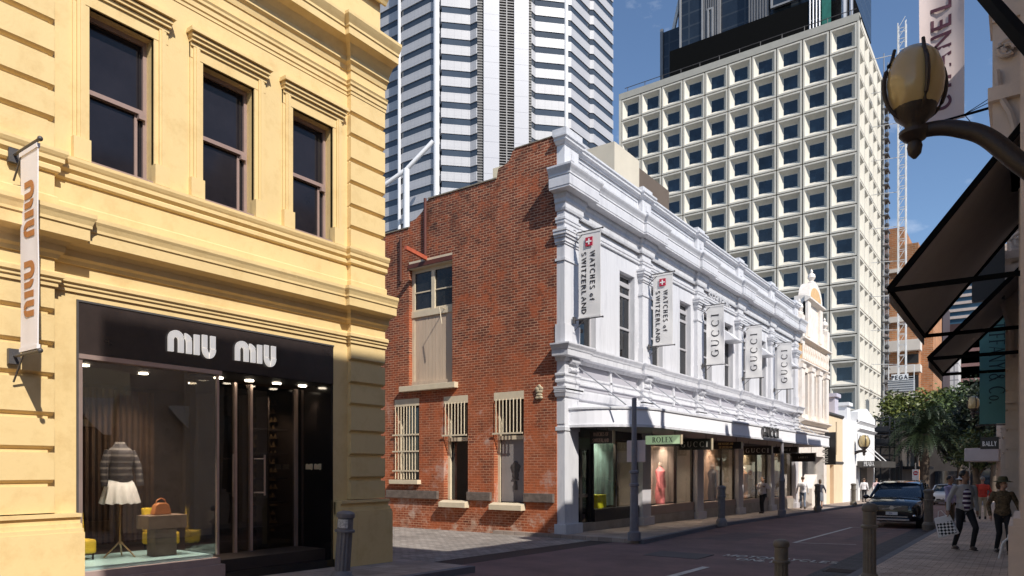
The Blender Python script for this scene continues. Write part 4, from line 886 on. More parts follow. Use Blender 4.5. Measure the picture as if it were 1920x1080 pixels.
mb.tube([(-50.5, 100.4, top+1.85), (-17.5, 100.4, top+1.85)], .05, 6); mb.build('roof_rail', GREYM, gb)
# hoist mast and cabin
hm = thing('hoist_mast', 'tall white lattice hoist mast beside the cream office block', 'mast', (-13.1, 108, 0))
LW = mat('lattice_white', (.62, .62, .62), .5, .1)
mb = MB(); x0, x1, y0, y1 = -13.65, -12.75, 107, 107.9
for x in (x0, x1):
    for y in (y0, y1): mb.tube([(x, y, 0), (x, y, 61)], .075, 5)
z = 0
while z < 60.5:
    mb.bar((x0, y0, z), (x1, y0, z), .07); mb.bar((x0, y0, z), (x1, y0, z+1.4), .06); mb.bar((x1, y0, z), (x1, y1, z+1.4), .06); mb.bar((x0, y1, z), (x1, y1, z), .07); z += 1.4
mb.build('lattice', LW, hm)
mb = MB()
for k in range(11): mb.tube([(-13.6, 107.2, 57-k*4.6), (-16.9, 107.2, 57.3-k*4.6)], .05, 5)
mb.build('wall_tie', LW, hm)
lt = thing('facade_hoist_rail', 'thin steel rail with pipes running up the side of the cream office block', 'mast', (-16.9, 116, 0))
mb = MB()
for (x, y) in ((-16.8, 117.5), (-16.4, 118.5), (-16.8, 119.3)): mb.tube([(x, y, 0), (x, y, 62+(118.5-y))], .09, 5)
mb.build('rail', STEEL, lt)
mb = MB()
for k in range(26): mb.box(-16.95, -16.2, 117.4, 119.4, 3+k*2.25, 3.18+k*2.25); mb.ell((-16.5, 118.2, 4+k*2.25), (.35, .35, .4), 6, 4)
mb.build('clamp', GREYM, lt)
cb = thing('hoist_cabin', 'grey mesh hoist cabin with a white name board on the mast', 'cabin', (-13.1, 105.5, 10))
a_, b_2 = at(1665, 736, 105.5), at(1713, 697, 105.5)
mb = MB(); mb.box(a_.x, b_2.x, 105.5, 106.9, a_.z, b_2.z-.9); cp = mb.build('cage', mat('cage_grey', (.33, .33, .34), .6, .1, 6), cb)
mb = MB()
for k in range(7): mb.box(a_.x-.05, b_2.x+.05, 105.42, 105.5, a_.z+.1+k*.3, a_.z+.16+k*.3)
mb.build('cage_bars', LW, cp)
mb = MB(); mb.box(a_.x+.4, b_2.x-.6, 105.4, 105.5, b_2.z-1.0, b_2.z-.2); nb = mb.build('name_board', WPR, cb)
letters('PEGA', .55, ((a_.x+b_2.x)/2-.1, 105.39, b_2.z-.9), (1, 0, 0), (0, 0, 1), BKP, nb, th=.02, k=.2, t=.16, sf=0, gap=.08)
mb = MB()
for (x, z) in ((a_.x, 0), (b_2.x, 0)): mb.tube([(x, 106, b_2.z-.9), (x, 106, b_2.z+1.0)], .06, 5); mb.tube([(x, 106, -1), (x, 106, a_.z)], .06, 5)
mb.bar((a_.x, 106, b_2.z+1.0), (b_2.x, 106, b_2.z+1.0), .08); mb.build('rail', LW, cb)
# ---------------------------------------------------------------- dark modern tower above the grid block
db = thing('dark_glass_tower', 'dark grey glass and metal tower rising behind the cream office block', 'building', (-38, 106, 0))
DGP = mat('dark_panel', (.055, .055, .06), .45, .15, .5, streak=1); DG2 = gridmat('dark_glazing', 'xz', '252e3a', '3a4048', 4.2, 2.0, .14, .22, .25)
D2 = mat('light_grey_rib', (.19, .19, .20), .5, .1, 1); Yd = 106
def bxp(px0, px1, py0, py1, Y, depth, m, name, parent, x=None):
    """upright block whose front lies on street distance Y, given by two sight lines"""
    a, b = at(px0, py1, Y), at(px1, py1, Y); zt_ = at(px0, py0, Y).z if x is None else x
    mb = MB(); mb.box(a.x, b.x, Y, Y+depth, a.z, zt_); return mb.build(name, m, parent)
A = at(1235, 120, Yd); B = at(1605, 120, Yd)
mb = MB(); mb.box(A.x, at(1285, 0, Yd).x, Yd+1.5, Yd+12, 50, 72.0); mb.build('side_glazing', DG2, db)
mb = MB(); mb.box(A.x-.3, A.x+.15, Yd+1.2, Yd+1.6, 50, 72.5); mb.build('edge_fin', D2, db)
X1 = at(1527, 0, Yd).x; X0 = at(1272, 0, Yd).x
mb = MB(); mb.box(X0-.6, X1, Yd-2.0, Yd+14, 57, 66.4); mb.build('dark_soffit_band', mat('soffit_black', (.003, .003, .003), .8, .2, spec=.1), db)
mb = MB(); mb.box(X0, at(1600, 0, Yd).x, Yd, Yd+14, 66.4, 100); mb.build('glazing', DG2, db)
for (p0, p1, zt_) in ((1323, 1352, 90), (1407, 1443, 90)):
    a, b = at(p0, 0, Yd).x, at(p1, 0, Yd).x; mb = MB(); n = 7
    mb.box(a, b, Yd-.6, Yd, 66.4, zt_)
    for k in range(n): mb.box(a+(b-a)*k/n, a+(b-a)*k/n+.12, Yd-.8, Yd-.6, 66.4, zt_)
    mb.build('ribbed_panel', D2, db)
for (p0, p1, z0, z1) in ((1278, 1322, 66.7, 76), (1330, 1341, 66.2, 71.5), (1448, 1500, 68, 84)):
    a, b = at(p0, 0, Yd).x, at(p1, 0, Yd).x
    mb = MB(); Yq = Yd-.9
    mb.box(a, a+.25, Yq, Yq+.4, z0, z1); mb.box(b-.25, b, Yq, Yq+.4, z0, z1); mb.box(a+.25, b-.25, Yq, Yq+.4, z0, z0+.25); mb.box(a+.25, b-.25, Yq, Yq+.4, z1-.25, z1)
    f = mb.build('window_frame', mat('pale_frame', (.30, .30, .31), .5), db)
    mb = MB(); mb.box(a+.2, b-.2, Yq+.2, Yq+.3, z0+.2, z1-.2); mb.build('pane', DG2, f)
mb = MB()
for k in range(4): x = at(1525+k*6, 0, Yd).x; mb.tube([(x, Yd-2, 60), (x, Yd-2, 80)], .12, 6)
for k in range(5): mb.tube([(at(1525, 0, Yd).x, Yd-2, 61+k*2.5), (at(1545, 0, Yd).x, Yd-2, 61+k*2.5)], .08, 5)
mb.build('pipe_rack', STEEL, db)
mb = MB(); mb.box(at(1545, 0, Yd).x, at(1562, 0, Yd).x, Yd-1.4, Yd-1.3, 60, 75); mb.build('green_netting', mat('green_net', (.02, .16, .13), .8, .3, 2), db)
a = at(1275, 0, Yd).x
mb = MB(); mb.bar((A.x+1.4, Yd+2, 71), (A.x+3.6, Yd+2, 80), .45); mb.bar((A.x+3.8, Yd+2, 71), (A.x+2.3, Yd+2, 75.5), .3); mb.build('roof_strut', LW, db)
mb = MB(); mb.tube([(at(1585, 0, Yd).x, Yd-.8, 60), (at(1585, 0, Yd).x, Yd-.8, 80)], .4, 8); mb.tube([(at(1598, 0, Yd).x, Yd-.8, 60), (at(1598, 0, Yd).x, Yd-.8, 80)], .25, 8); mb.build('duct', STEEL, db)
# ---------------------------------------------------------------- striped tower
tb = thing('striped_white_tower', 'tall tower of white panels striped with dark window bands and stepped corners', 'building', (-100, 135, 0))
TP = [(-133, 123.2), (-120.9, 123.2), (-120.4, 121.9), (-118.8, 121.5), (-110.1, 121.5), (-109.2, 122.3), (-107.6, 122.3), (-106.75, 121.5), (-102.2, 126.05), (-100.36, 126.05), (-91.5, 134.9), (-91.5, 136.4), (-86.7, 141.25), (-86.5, 142.2), (-85.9, 142.9), (-85.9, 151.8), (-85.2, 152.4), (-85.2, 162.2), (-95, 163)]
WP = gridmat('white_panel', 'xz', 'b6b5b8', '8e8d92', 1.15, 1.2, .02, .3, .05)
TGM = mat('tower_glass', (.042, .053, .068), .08, .35, .08, spec=.9)
core = MB(); core.pz(TP+[(-133, 163)], 5, 128); core.build('core', mat('tower_core', (.03, .035, .045), .4), tb)
pan = MB(); k0 = 101.1
for k in range(-24, 8):
    zb = k0+3.59*k
    if zb < 10: continue
    mb = MB(); mb.sweep(TP, [(.08, zb), (.08, zb+1.5)]); mb.build('window_band', TGM, tb)
    pan.sweep(TP, [(.0, zb+1.5), (.26, zb+1.5), (.26, zb+3.59), (0, zb+3.59)])
pan.build('panel_bands', WP, tb)
for (x, y, r_) in ((-119.9, 121.2, .38), (-108.3, 121.35, .75), (-86.3, 141.6, .5)):
    mb = MB(); mb.tube([(x, y, 5), (x, y, 128)], r_, 12); mb.build('column', mat('column_white', (.72, .72, .74), .4, .04, 1), tb, True)
dg = Vector((-1, -1)).normalized(); n_ = Vector((1, -1)).normalized()
def dface(p, q, off, z0, z1, m, name, inner=-1.0):
    p, q = Vector(p), Vector(q); mb = MB(); mb.pz([p+n_*inner, p+n_*off, q+n_*off, q+n_*inner], z0, z1); return mb.build(name, m, tb)
Pd = [Vector(v) for v in ((-100.3, 126.1), (-99.33, 127.07), (-96.83, 129.57), (-94.4, 132.0), (-92.04, 134.35), (-91.5, 134.9))]
WG2 = gridmat('white_panel_plain', 'xz', 'b6b6bc', '82828c', 8, 3.59, .05, .3, .03)
dface(Pd[0], Pd[5], .3, 5, 128, mat('louvre_black', (.02, .02, .022), .5), 'service_core')
dface(Pd[1], Pd[2], .9, 5, 128, WG2, 'core_panel'); dface(Pd[3], Pd[4], .9, 5, 128, WG2, 'core_panel')
lv = MB(); z = 20
mid = (Pd[2]+Pd[3])/2
while z < 118:
    lv.pz([Pd[2]+n_*.3, Pd[2]+n_*.7, Pd[3]+n_*.7, Pd[3]+n_*.3], z, z+.17); z += .62
z = 20
while z < 118:
    lv.pz([Pd[0]+n_*.3, Pd[0]+n_*.45, Pd[1]+n_*.45, Pd[1]+n_*.3], z, z+.12); lv.pz([Pd[4]+n_*.3, Pd[4]+n_*.45, Pd[5]+n_*.45, Pd[5]+n_*.3], z, z+.12); z += .62
dv = (Pd[3]-Pd[2]).normalized(); lv.pz([mid-dv*.12+n_*.3, mid-dv*.12+n_*.8, mid+dv*.12+n_*.8, mid+dv*.12+n_*.3], 20, 118)
lv.build('louvres', mat('louvre_grey', (.26, .25, .25), .5, .05), tb)
mb = MB(); mb.tube([at(700, 362, 112), at(762, 318, 114), at(812, 265, 117)], .5, 10); mb.tube([at(762, 470, 114), at(762, 318, 114)], .72, 10); mb.build('tubular_brace', mat('column_white', (.72, .72, .74)), tb, True)
xb = thing('added_dark_block', 'added low block coloured dark for the shade under trees at the end of the street', 'building', (-5, 97, -1))
mb = MB(); mb.box(-9.5, 4, 96, 104, -1.4, 5.2); mb.build('wall', mat('street_end_dark', (.03, .026, .024), .8, .3, .6), xb)  # added block; the shade under the trees is put into its dark colour
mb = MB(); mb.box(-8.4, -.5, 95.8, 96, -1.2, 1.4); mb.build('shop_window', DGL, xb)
pd_ = thing('podium_block', 'low white block with a dark band at the foot of the striped tower', 'building', (-120, 108, 0))
q0, q1 = at(700, 395, 100), at(765, 425, 106)
mb = MB(); P0, P1 = (q0.x-4, 97), (q1.x, 107)
mb.pz([P0, P1, (P1[0]-6, 112), (P0[0]-6, 110)], 10, 38); mb.build('wall', WP, pd_)
# ---------------------------------------------------------------- orange brick block and far buildings
orb = thing('orange_brick_block', 'stepped orange brick apartment block with white balcony bands', 'building', (-15, 125, 0))
OB = brickmat('orange_brick', 'xz', 'b0764c', '9c6640', 'a58a70', .9, .3, .05, .2, varsc=.3)
a = at(1655, 465, 125); b = at(1722, 465, 125); c = at(1746, 500, 125)
mb = MB(); mb.box(a.x-3, b.x, 125, 140, -1, a.z); mb.box(a.x-3, at(1690, 0, 125).x, 128, 140, a.z, at(1660, 420, 125).z); mb.box(b.x, c.x, 128, 142, -1, c.z-1); mb.build('wall', OB, orb)
OW = mat('band_white', (.66, .60, .54), .7, .06, 1)
for (t0, b0, xr) in ((497, 513, 1712), (545, 556, 1715), (588, 606, 1718), (635, 662, 1726), (683, 702, 1726), (735, 752, 1726)):
    p, q = at(1650, b0, 124), at(xr, t0, 124); mb = MB(); mb.box(a.x-3, q.x, 123.6 if t0 > 600 else 124.6, 126, p.z, q.z); mb.build('balcony_band', OW, orb)
for (t0, b0) in ((663, 682), (703, 732)):
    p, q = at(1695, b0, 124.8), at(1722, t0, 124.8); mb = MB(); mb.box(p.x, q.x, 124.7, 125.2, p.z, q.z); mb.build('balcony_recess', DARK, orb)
def far(name, label, blocks, m, Y, bands=None, bm=None):
    t = thing(name, label, 'building', (at(blocks[0][0], 0, Y).x, Y, 0))
    for (p0, p1, pt) in blocks: mb = MB(); mb.box(at(p0, 0, Y).x, at(p1, 0, Y).x, Y, Y+15, -1, at(p0, pt, Y).z); mb.build('wall', m, t)
    for (p0, p1, t0, b0) in bands or []: mb = MB(); mb.box(at(p0, 0, Y).x, at(p1, 0, Y).x, Y-.4, Y, at(p0, b0, Y).z, at(p0, t0, Y).z); mb.build('window_band', bm, t)
    return t
far('brown_slab_building', 'plain dark brown slab building beyond the orange brick block', [(1745, 1768, 560)], mat('slab_brown', (.05, .03, .032), .7, .1), 150)
far('curved_glass_building', 'blue glass office building with pale floor bands seen under the first awning', [(1755, 1850, 520)], mat('blue_glazing', (.05, .11, .17), .1, .3, .3), 230, [(1755, 1850, 532+k*13, 537+k*13) for k in range(6)], mat('band_pink', (.55, .45, .40), .6))
far('white_grid_building', 'small white gridded building above the trees under the second awning', [(1764, 1797, 668)], gridmat('white_grid', 'xz', 'c9c6c6', '7a7880', 1.6, 1.6, .1, .5), 165)
far('dark_red_building', 'dark red banded building behind the teal banner', [(1797, 1850, 640), (1764, 1850, 610)], mat('dark_red', (.045, .018, .018), .7, .2), 172, [(1797, 1845, 655+k*28, 661+k*28) for k in range(6)], mat('band_rose', (.22, .12, .11), .6))
# ================================================================ RIGHT SIDE
rb = thing('sandstone_arcade_building', 'ornate grey brown stone building with piers along the right pavement', 'building', (1, 20, 0))
RS = mat('sandstone', (.55, .45, .38), .85, .14, 2, .3, 30, grime=('5a4a40', 3, .5)); RSp = mat('pale_stone', (.68, .56, .47), .85, .12, 2, .25, 30)
mb = MB()
mb.box(.5, 12, .2, 5.6, 3.6, 13.4); mb.box(.5, 12, 5.6, 7.0, 3.6, 12.0); mb.box(.5, 12, 7.0, 9.8, 3.6, 10.3); mb.box(.55, 12, 9.8, 11.6, -.5, 10.4); mb.box(.55, 12, 11.6, 12.6, -.5, 10.95); mb.box(.55, 12, 12.6, 34.5, -.8, 10.95); mb.box(.5, 12, -30, .2, 3.6, 6.6); mb.box(.55, 12, 34.5, 62, -1, 8.3)
for a, b in ((14.35, 14.85), (21.9, 23.6), (30.8, 32.6)): mb.box(.35, 2.5, a, b, 10.9, 12.3); mb.box(.35, 2.5, b, b+.35, 10.9, 11.55)
for y in (13.3, 21.3): mb.box(.5, 1.1, y-.14, y+.14, 10.9, 11.75)
mb.box(1.6, 12, 1.2, 9.8, -.5, 3.6); mb.box(1.6, 12, -30, 1.2, -.5, 3.6)
mb.build('wall', RS, rb)
for y in (-4, 1.0, 5.4, 9.6): mb = MB(); mb.box(.3, .8, y, y+.55, -.3, 3.6); mb.build('pier', RSp, rb)
mb = MB(); mb.box(.42, .49, -20, 10, 2.8, 4.3); sf2 = mb.build('shop_fascia', mat('cream_fascia', (.80, .70, .52), .5, .05), rb)
for y in (8.5, 3.2): letters('CHANEL', .24, (.415, y, 2.98), (0, -1, 0), (0, 0, 1), BKP, sf2, th=.01, k=.22, t=.17, sf=0, gap=.1)
mb = MB(); mb.box(.85, .9, -20, 10, .2, 2.8); mb.build('shop_window', DGL, rb)
for a in (5.95, 8.35, 11.0): mb = MB(); mb.px([(a, 3.5), (a+1.1, 3.5), (a+1.1, 2.55), (a+.9, 2.55)], .28, .30); mb.build('folded_blind', mat('blind_white', (.80, .77, .76), .7), rb)
# stone skin beyond the camera
mb = MB(); mb.box(-.04, .6, 11.6, 13.6, -.5, 10.6); mb.box(-.17, .6, 11.5, 13.75, -.5, .85); mb.box(-.12, .6, 11.55, 13.7, .85, .95); mb.build('pier', RSp, rb)
for (y0, y1, X, ) in ((21.2, 23.0, -.37), (26.5, 28.6, -.55), (34, 36, -.75), (42, 44, -1.1)):
    mb = MB(); z = -.8
    while z < 6.4: mb.box(X, .6, y0, y1, z+.02, z+.46); mb.box(X+.05, .6, y0+.03, y1-.03, z+.46, z+.50); z += .48
    mb.box(X-.08, .6, y0-.1, y1+.1, -.8, .25); mb.build('pier', RSp, rb)
    mb = MB(); mb.box(X+.12, .6, y0+.2, y1-.2, 6.4, 10.5)
    for z, p in ((6.4, .12), (6.7, .2), (8.0, .08), (9.3, .14), (9.6, .26), (10.1, .34)): mb.box(X-p+.1, .6, y0-p, y1+p, z, z+.18)
    mb.build('upper_pier', RS, rb)
    for z, r_ in ((9.0, .32), (8.1, .2), (7.1, .26)):
        mb = MB()
        pts = [Vector((X+.06, y0-.02+.0, z))+Vector((0, 0, 0))+Vector(((r_*(1-k/26))*math.cos(k*.6), 0, (r_*(1-k/26))*math.sin(k*.6))) for k in range(20)]
        mb.tube([(p.x+.25, y0-.05, p.z) for p in pts], .045, 6); mb.build('scroll', RSp, rb, True)
    mb = MB()
    for k in range(7): mb.box(X+.0, X+.2, y0-.25+.0, y0-.02, 3.2+k*.0, 3.25) if k == 0 else None
    mb.tube([(X+.05, y0-.1, 6.3), (X-.05, y0-.12, 5.6), (X+.12, y0-.1, 4.9), (X+.1, y0-.1, 4.3)], .06, 6)
    mb.build('carved_drop', RSp, rb, True)
for a, b in ((13.8, 21.1), (23.1, 26.4), (28.7, 33.9)):
    mb = MB(); mb.box(.1, .5, a, b, 3.4, 10.3); mb.box(.0, .5, a, b, 6.3, 6.6); mb.box(-.05, .5, a, b, 10.0, 10.4); mb.build('spandrel_wall', RS, rb)
    mb = MB(); mb.box(.3, .35, a, b, -.5, 3.4); mb.build('shop_window', DGL, rb)
mb = MB(); mb.box(-.42, .6, 14.1, 15.7, 6.6, 10.2)
for z, p in ((6.6, .0), (7.6, .12), (8.9, .06), (9.5, .14)): mb.box(-.42-p+.06, .6, 14.1-p, 15.7+p, z, z+.22)
mb.build('tower_pier', RSp, rb)
mb = MB(); mb.box(-.07, .6, 14.3, 15.5, -.6, 6.2); mb.build('pier', RSp, rb)
for z, r_ in ((9.95, .26), (8.4, .16)):
    mb = MB(); mb.tube([(-.22+r_*(1-k/24)*math.cos(k*.6), 14.02, z+r_*(1-k/24)*math.sin(k*.6)) for k in range(19)], .04, 6); mb.build('scroll', RS, rb, True)
mb = MB(); mb.tube([(-.36, 14.05, 8.1), (-.33, 14.03, 7.7), (-.18, 14.03, 7.35), (-.08, 14.05, 6.9)], .05, 6); mb.build('carved_drop', RS, rb, True)
# awnings on the right
AWF = mat('awning_cloth', (.38, .34, .31), .85, .1, 2); AWB = mat('awning_frame', (.004, .004, .004), .9, .2, spec=.1)
def street_awning(y0, y1, xf, zf, rise, label):
    t = thing('pavement_awning', label, 'awning', (0, y0, zf)); xw = .28; 
    zt_ = zf+rise*(xw-xf)/1.8
    mb = MB(); mb.add([(xf, y0, zf), (xf, y1, zf), (xw, y1, zt_), (xw, y0, zt_), (xf, y0, zf+.02), (xf, y1, zf+.02), (xw, y1, zt_+.02), (xw, y0, zt_+.02)], [(0, 1, 2, 3), (4, 5, 6, 7), (0, 1, 5, 4), (2, 3, 7, 6), (1, 2, 6, 5), (0, 3, 7, 4)]); mb.build('canopy', AWF, t)
    for y in (y0, y1):
        mb = MB(); mb.bar((xf-.02, y, zf-.02), (xw, y, zt_-.02), .06, .09); mb.build('slope_bar', AWB, t)
        mb = MB(); mb.bar((xf-.02, y, zf-.02), (xw, y, zf-.02), .05, .075); mb.build('arm', AWB, t)
    mb = MB(); mb.bar((xf, y0, zf-.03), (xf, y1, zf-.03), .06, .08); mb.build('front_bar', AWB, t)
    mb = MB(); mb.box(xf-.015, xf+.0, y0, y1, zf-.22, zf-.03); mb.build('valance', AWF, t)
    return t
street_awning(13.2, 18.2, -1.8, 4.58, 2.25, 'large dark sloping canvas awning nearest on the right with black frame')
street_awning(19.2, 22.6, -1.8, 4.20, 1.9, 'smaller dark canvas awning behind the large one')
t = thing('awning_arm', 'black awning arm crossing the top right corner above the lamp', 'awning arm', (0, 6, 7))
mb = MB(); mb.bar(at(1835, -22, 7.2), at(1935, 92, 6.2), .07, .09); mb.build('bar', AWB, t)
t = thing('hanging_box_sign', 'black box hanging under the first awning on the right', 'sign', (-.5, 17, 4.6))
q0, q1 = at(1822, 565, 20.4), at(1884, 440, 20.4); mb = MB(); mb.box(q0.x, q1.x, 20.4, 20.6, q0.z, q1.z); mb.build('panel', SCM, t)
mb = MB(); mb.tube([((q0.x+q1.x)/2, 20.5, q1.z), (.2, 20.5, q1.z+.3)], .03); mb.build('arm', SCM, t)
# teal banner
t, c = banner('banner', 'teal banner with large dark serif lettering running down over the right pavement', 'banner', 23.6, -.24, -1.0, 2.85, 5.75, mat('teal_cloth', (.09, .25, .26), .8, .06, 2), .1, wob=.01)
TQL = mat('letter_navy', (.008, .035, .05), .7)
letters('TIFFANY & Co.', .36, (-.78, 23.57, 5.62), (0, 0, -1), (1, 0, 0), TQL, c, th=.005, k=.15, t=.06, sf=.05, align='l', wscale=.72, gap=.04, surf=t_surf[0])
# white banner top right
t, c = banner('banner', 'pale pink grey banner with dark bold lettering against the sky behind the near lamp', 'banner', 16.5, -.95, -1.72, 8.5, 12.2, mat('banner_mauve', (.60, .50, .48), .8, .06, 1.5), .4, wob=.05, arms=False, sag=.12)
letters('CHANEL', .36, (-1.17, 16.36, 8.75), (0, 0, 1), (-1, 0, 0), mat('letter_maroon', (.10, .03, .05), .7), c, th=.006, k=.17, t=.15, sf=0, align='l', gap=.22, wscale=1.1, surf=t_surf[0])
for z in (8.5, 12.2): mb = MB(); mb.tube([(-1.72, 16.5, z), (.4, 16.5, z+.1)], .025, 6); mb.build('arm', AWB, t)
for p, q in (((-.95, 16.5, 8.55), (.1, 20, 10.6)), ((-.95, 16.5, 8.55), (.1, 19.6, 10.2)), ((-.95, 16.5, 8.55), (-.3, 18.8, 8.2))): mb = MB(); mb.tube([p, q], .008, 5); mb.build('guy_wire', AWB, t)
# lamp
def globe_lamp(loc, s, label, side=1, grp='globe street lamps on curved arms'):
    t = thing('globe_lamp', label, 'lamp', loc, grp); x, y, z = loc
    IRN = mat('lamp_iron', (.022, .014, .012), .5, .25, 8, .2, 60)
    arm = [(x, y, z-.40*s), (x+side*.17*s, y, z-.41*s), (x+side*.32*s, y, z-.46*s), (x+side*.51*s, y, z-.58*s), (x+side*.75*s, y, z-.87*s), (x+side*1.0*s, y, z-1.12*s), (x+side*1.25*s, y, z-1.2*s)]
    mb = MB(); P = [Vector(p) for p in arm]; pts = []
    for i in range(len(P)-1):
        for k in range(6):
            u = k/6; p0, p1, p2, p3 = P[max(i-1, 0)], P[i], P[i+1], P[min(i+2, len(P)-1)]
            pts.append(.5*((2*p1)+(-p0+p2)*u+(2*p0-5*p1+4*p2-p3)*u*u+(-p0+3*p1-3*p2+p3)*u**3))
    pts.append(P[-1]); mb.tube(pts, [.055*s+.02*s*min(1, k/20) for k in range(len(pts))], 12); mb.build('arm', IRN, t, True)
    mb = MB(); mb.lathe([(.015*s, -.62*s), (.05*s, -.58*s), (.06*s, -.52*s), (.05*s, -.48*s), (.085*s, -.46*s), (.12*s, -.42*s), (.12*s, -.39*s), (.07*s, -.37*s), (.08*s, -.33*s), (.15*s, -.26*s), (.17*s, -.2*s), (.13*s, -.19*s)], (x, y, z), 20); mb.build('cup', IRN, t, True)
    mb = MB(); n = 24
    mb.lathe([(.001, -.29*s), (.1*s, -.27*s), (.17*s, -.2*s), (.212*s, -.1*s), (.226*s, 0), (.215*s, .12*s), (.18*s, .22*s), (.12*s, .29*s), (.05*s, .32*s), (.001, .325*s)], (x, y, z), n); mb.build('globe', mat('amber_glass', (.42, .32, .15), .25, .1, 3, emit=0, coat=.5), t, True)
    for k in range(4):
        a = k*math.pi/2+.5; mb = MB(); q = []
        for i in range(13):
            f_ = i/12; ph = -1.15+f_*2.35; rr = (.236*math.cos(ph*.95)+.012+(.05*max(0, f_-.85)/.15))*s
            q.append((x+rr*math.cos(a), y+rr*math.sin(a), z+.30*s*math.sin(ph)+(.03*s*max(0, f_-.85)/.15)))
        mb.tube(q, [.02*s-.006*s*abs(i-6)/6 for i in range(13)], 8); mb.build('rib', IRN, t, True)
    return t
gl = at(1715, 160, 6.9); globe_lamp(tuple(gl), 1.0, 'large amber glass globe street lamp on a curved iron arm, close at the top right')
gl = at(1825, 757, 45); globe_lamp(tuple(gl), 1.25, 'small round amber lamp globe left of the teal banner')
gl = at(1620, 829, 60); globe_lamp(tuple(gl), 1.7, 'amber globe lamp on a curved arm fixed to the low white building', side=-1)
# small things on the right, further down
t = thing('white_awning', 'white box awning over the far right pavement', 'awning', (-1.6, 40, 2)); mb = MB(); mb.box(-2.3, -.95, 40, 44, 1.98, 2.60); mb.build('canopy', mat('awning_white2', (.55, .50, .50), .7), t, bevel=.03)
mb = MB(); mb.tube([(-2.1, 40.2, 2.0), (-2.1, 40.2, -.6)], .03, 6); mb.build('post', STEEL, t)
t = thing('hanging_sign', 'small black sign with white letters above the far white awning', 'sign', (-1.2, 36, 2.6)); mb = MB(); mb.box(-1.5, -.85, 36, 36.1, 2.45, 2.95); p = mb.build('panel', SGB, t)
letters('BALLY', .20, (-1.17, 35.99, 2.58), (1, 0, 0), (0, 0, 1), WPR, p, th=.006, k=.22, t=.16, sf=0, wscale=.7); mb = MB(); mb.tube([(-.85, 36.05, 2.9), (-.7, 36.05, 2.9)], .02); mb.build('arm', SCM, t)
t = thing('street_sign', 'small white sign with a red disc on a post behind the black car', 'sign', (-5.6, 52, -.6)); q = at(1717, 890, 52)
mb = MB(); mb.tube([(q.x, 52, -.7), (q.x, 52, q.z+.75)], .035, 8); mb.build('post', STEEL, t)
mb = MB(); mb.box(q.x-.19, q.x+.19, 51.93, 51.96, q.z-.35, q.z+.33); p = mb.build('plate', WPR, t, bevel=.005)
mb = MB(); n = 20; mb.prism([(q.x+.14*math.cos(2*math.pi*i/n), q.z+.10+.14*math.sin(2*math.pi*i/n)) for i in range(n)], lambda u, v, tt: (u, tt, v), 51.925, 51.93); mb.build('red_disc', RDP, p); mb = MB(); mb.box(q.x-.1, q.x+.1, 51.915, 51.92, q.z+.07, q.z+.13); mb.build('white_bar', WPR, p)
t = thing('white_chair', 'white curved chair leaning beside the stone pier at the right edge', 'chair', (-.2, 18.2, -.25)); PWC = mat('white_plastic', (.75, .72, .70), .4)
mb = MB(); mb.tube([(-.42, 17.9, -.25), (-.36, 17.95, .05), (-.24, 18.0, .2), (-.1, 18.05, .22)], .025, 8); mb.tube([(-.42, 18.4, -.25), (-.36, 18.35, .05), (-.22, 18.3, .2)], .025, 8); mb.build('leg', PWC, t, True)
mb = MB(); mb.box(-.28, .02, 17.9, 18.4, .18, .24); mb.build('seat', PWC, t, bevel=.02); mb = MB(); mb.px([(17.9, .24), (18.4, .24), (18.34, .68), (17.96, .68)], -.12, -.08); mb.build('backrest', PWC, t, bevel=.015)
# ---------------------------------------------------------------- bollards and poles
BOL = mat('bollard_iron', (.14, .12, .095), .5, .25, 9, .25, 60)
def bollard(loc, label, h=1.25, r_=.105, tilt=0, sticker=False, bm=BOL):
    t = thing('bollard', label, 'bollard', loc, 'bollards along the kerbs'); x, y, z = loc
    mb = MB(); n = 24; prof = [(.0, 1.55), (.06, 1.55), (.075, 1.35), (.13, 1.3), (.14, 1.0), (.62, .97), (.63, 1.0)]
    zz = [(r_*1.5, -.05), (r_*1.5, .10*h), (r_*1.32, .12*h), (r_*1.25, .15*h), (r_*1.0, .17*h)]
    mb.lathe(zz, loc, 24)
    o = len(mb.v)
    hs = [.17*h, .70*h]
    for hh in hs:
        for k in range(48):
            a = 2*math.pi*k/48; rr = r_*(1.0-.10*(k % 4 in (0, 1))); mb.v.append((x+rr*math.cos(a), y+rr*math.sin(a), z+hh))
    for k in range(48): mb.f.append((o+k, o+(k+1) % 48, o+48+(k+1) % 48, o+48+k))
    mb.lathe([(r_, .70*h), (r_*1.28, .705*h), (r_*1.32, .72*h), (r_*1.28, .735*h), (r_*1.02, .745*h), (r_*1.0, .90*h), (r_*1.16, .91*h), (r_*1.20, .93*h), (r_*1.18, .965*h), (r_*.95, .985*h), (r_*.5, 1.0*h), (.002, 1.0*h)], loc, 24)
    b = mb.build('post', bm, t, True)
    if sticker:
        mb = MB(); n = 8
        for k in range(n):
            a0, a1 = R(-110+k*11), R(-110+(k+1)*11); rr = r_*1.03
            mb.quad((x+rr*math.cos(a0), y+rr*math.sin(a0), z+.77*h), (x+rr*math.cos(a1), y+rr*math.sin(a1), z+.77*h), (x+rr*math.cos(a1), y+rr*math.sin(a1), z+.89*h), (x+rr*math.cos(a0), y+rr*math.sin(a0), z+.89*h))
        mb.build('sticker', mat('sticker_white', (.6, .6, .58), .6, .5, 40, grime=('202020', 45, 1)), t)
    t.rotation_euler = (0, 0, 0) if not tilt else (tilt*.3, -tilt, 0)
    return t
bollard((-2.25, 8.4, gz(8.4)-.0), 'dark brown fluted bollard in the foreground, only its upper half in view', .92, .074)
bollard((-1.88, 11.8, gz(11.8)), 'tall dark fluted bollard right of the black car front', 1.26, .092)
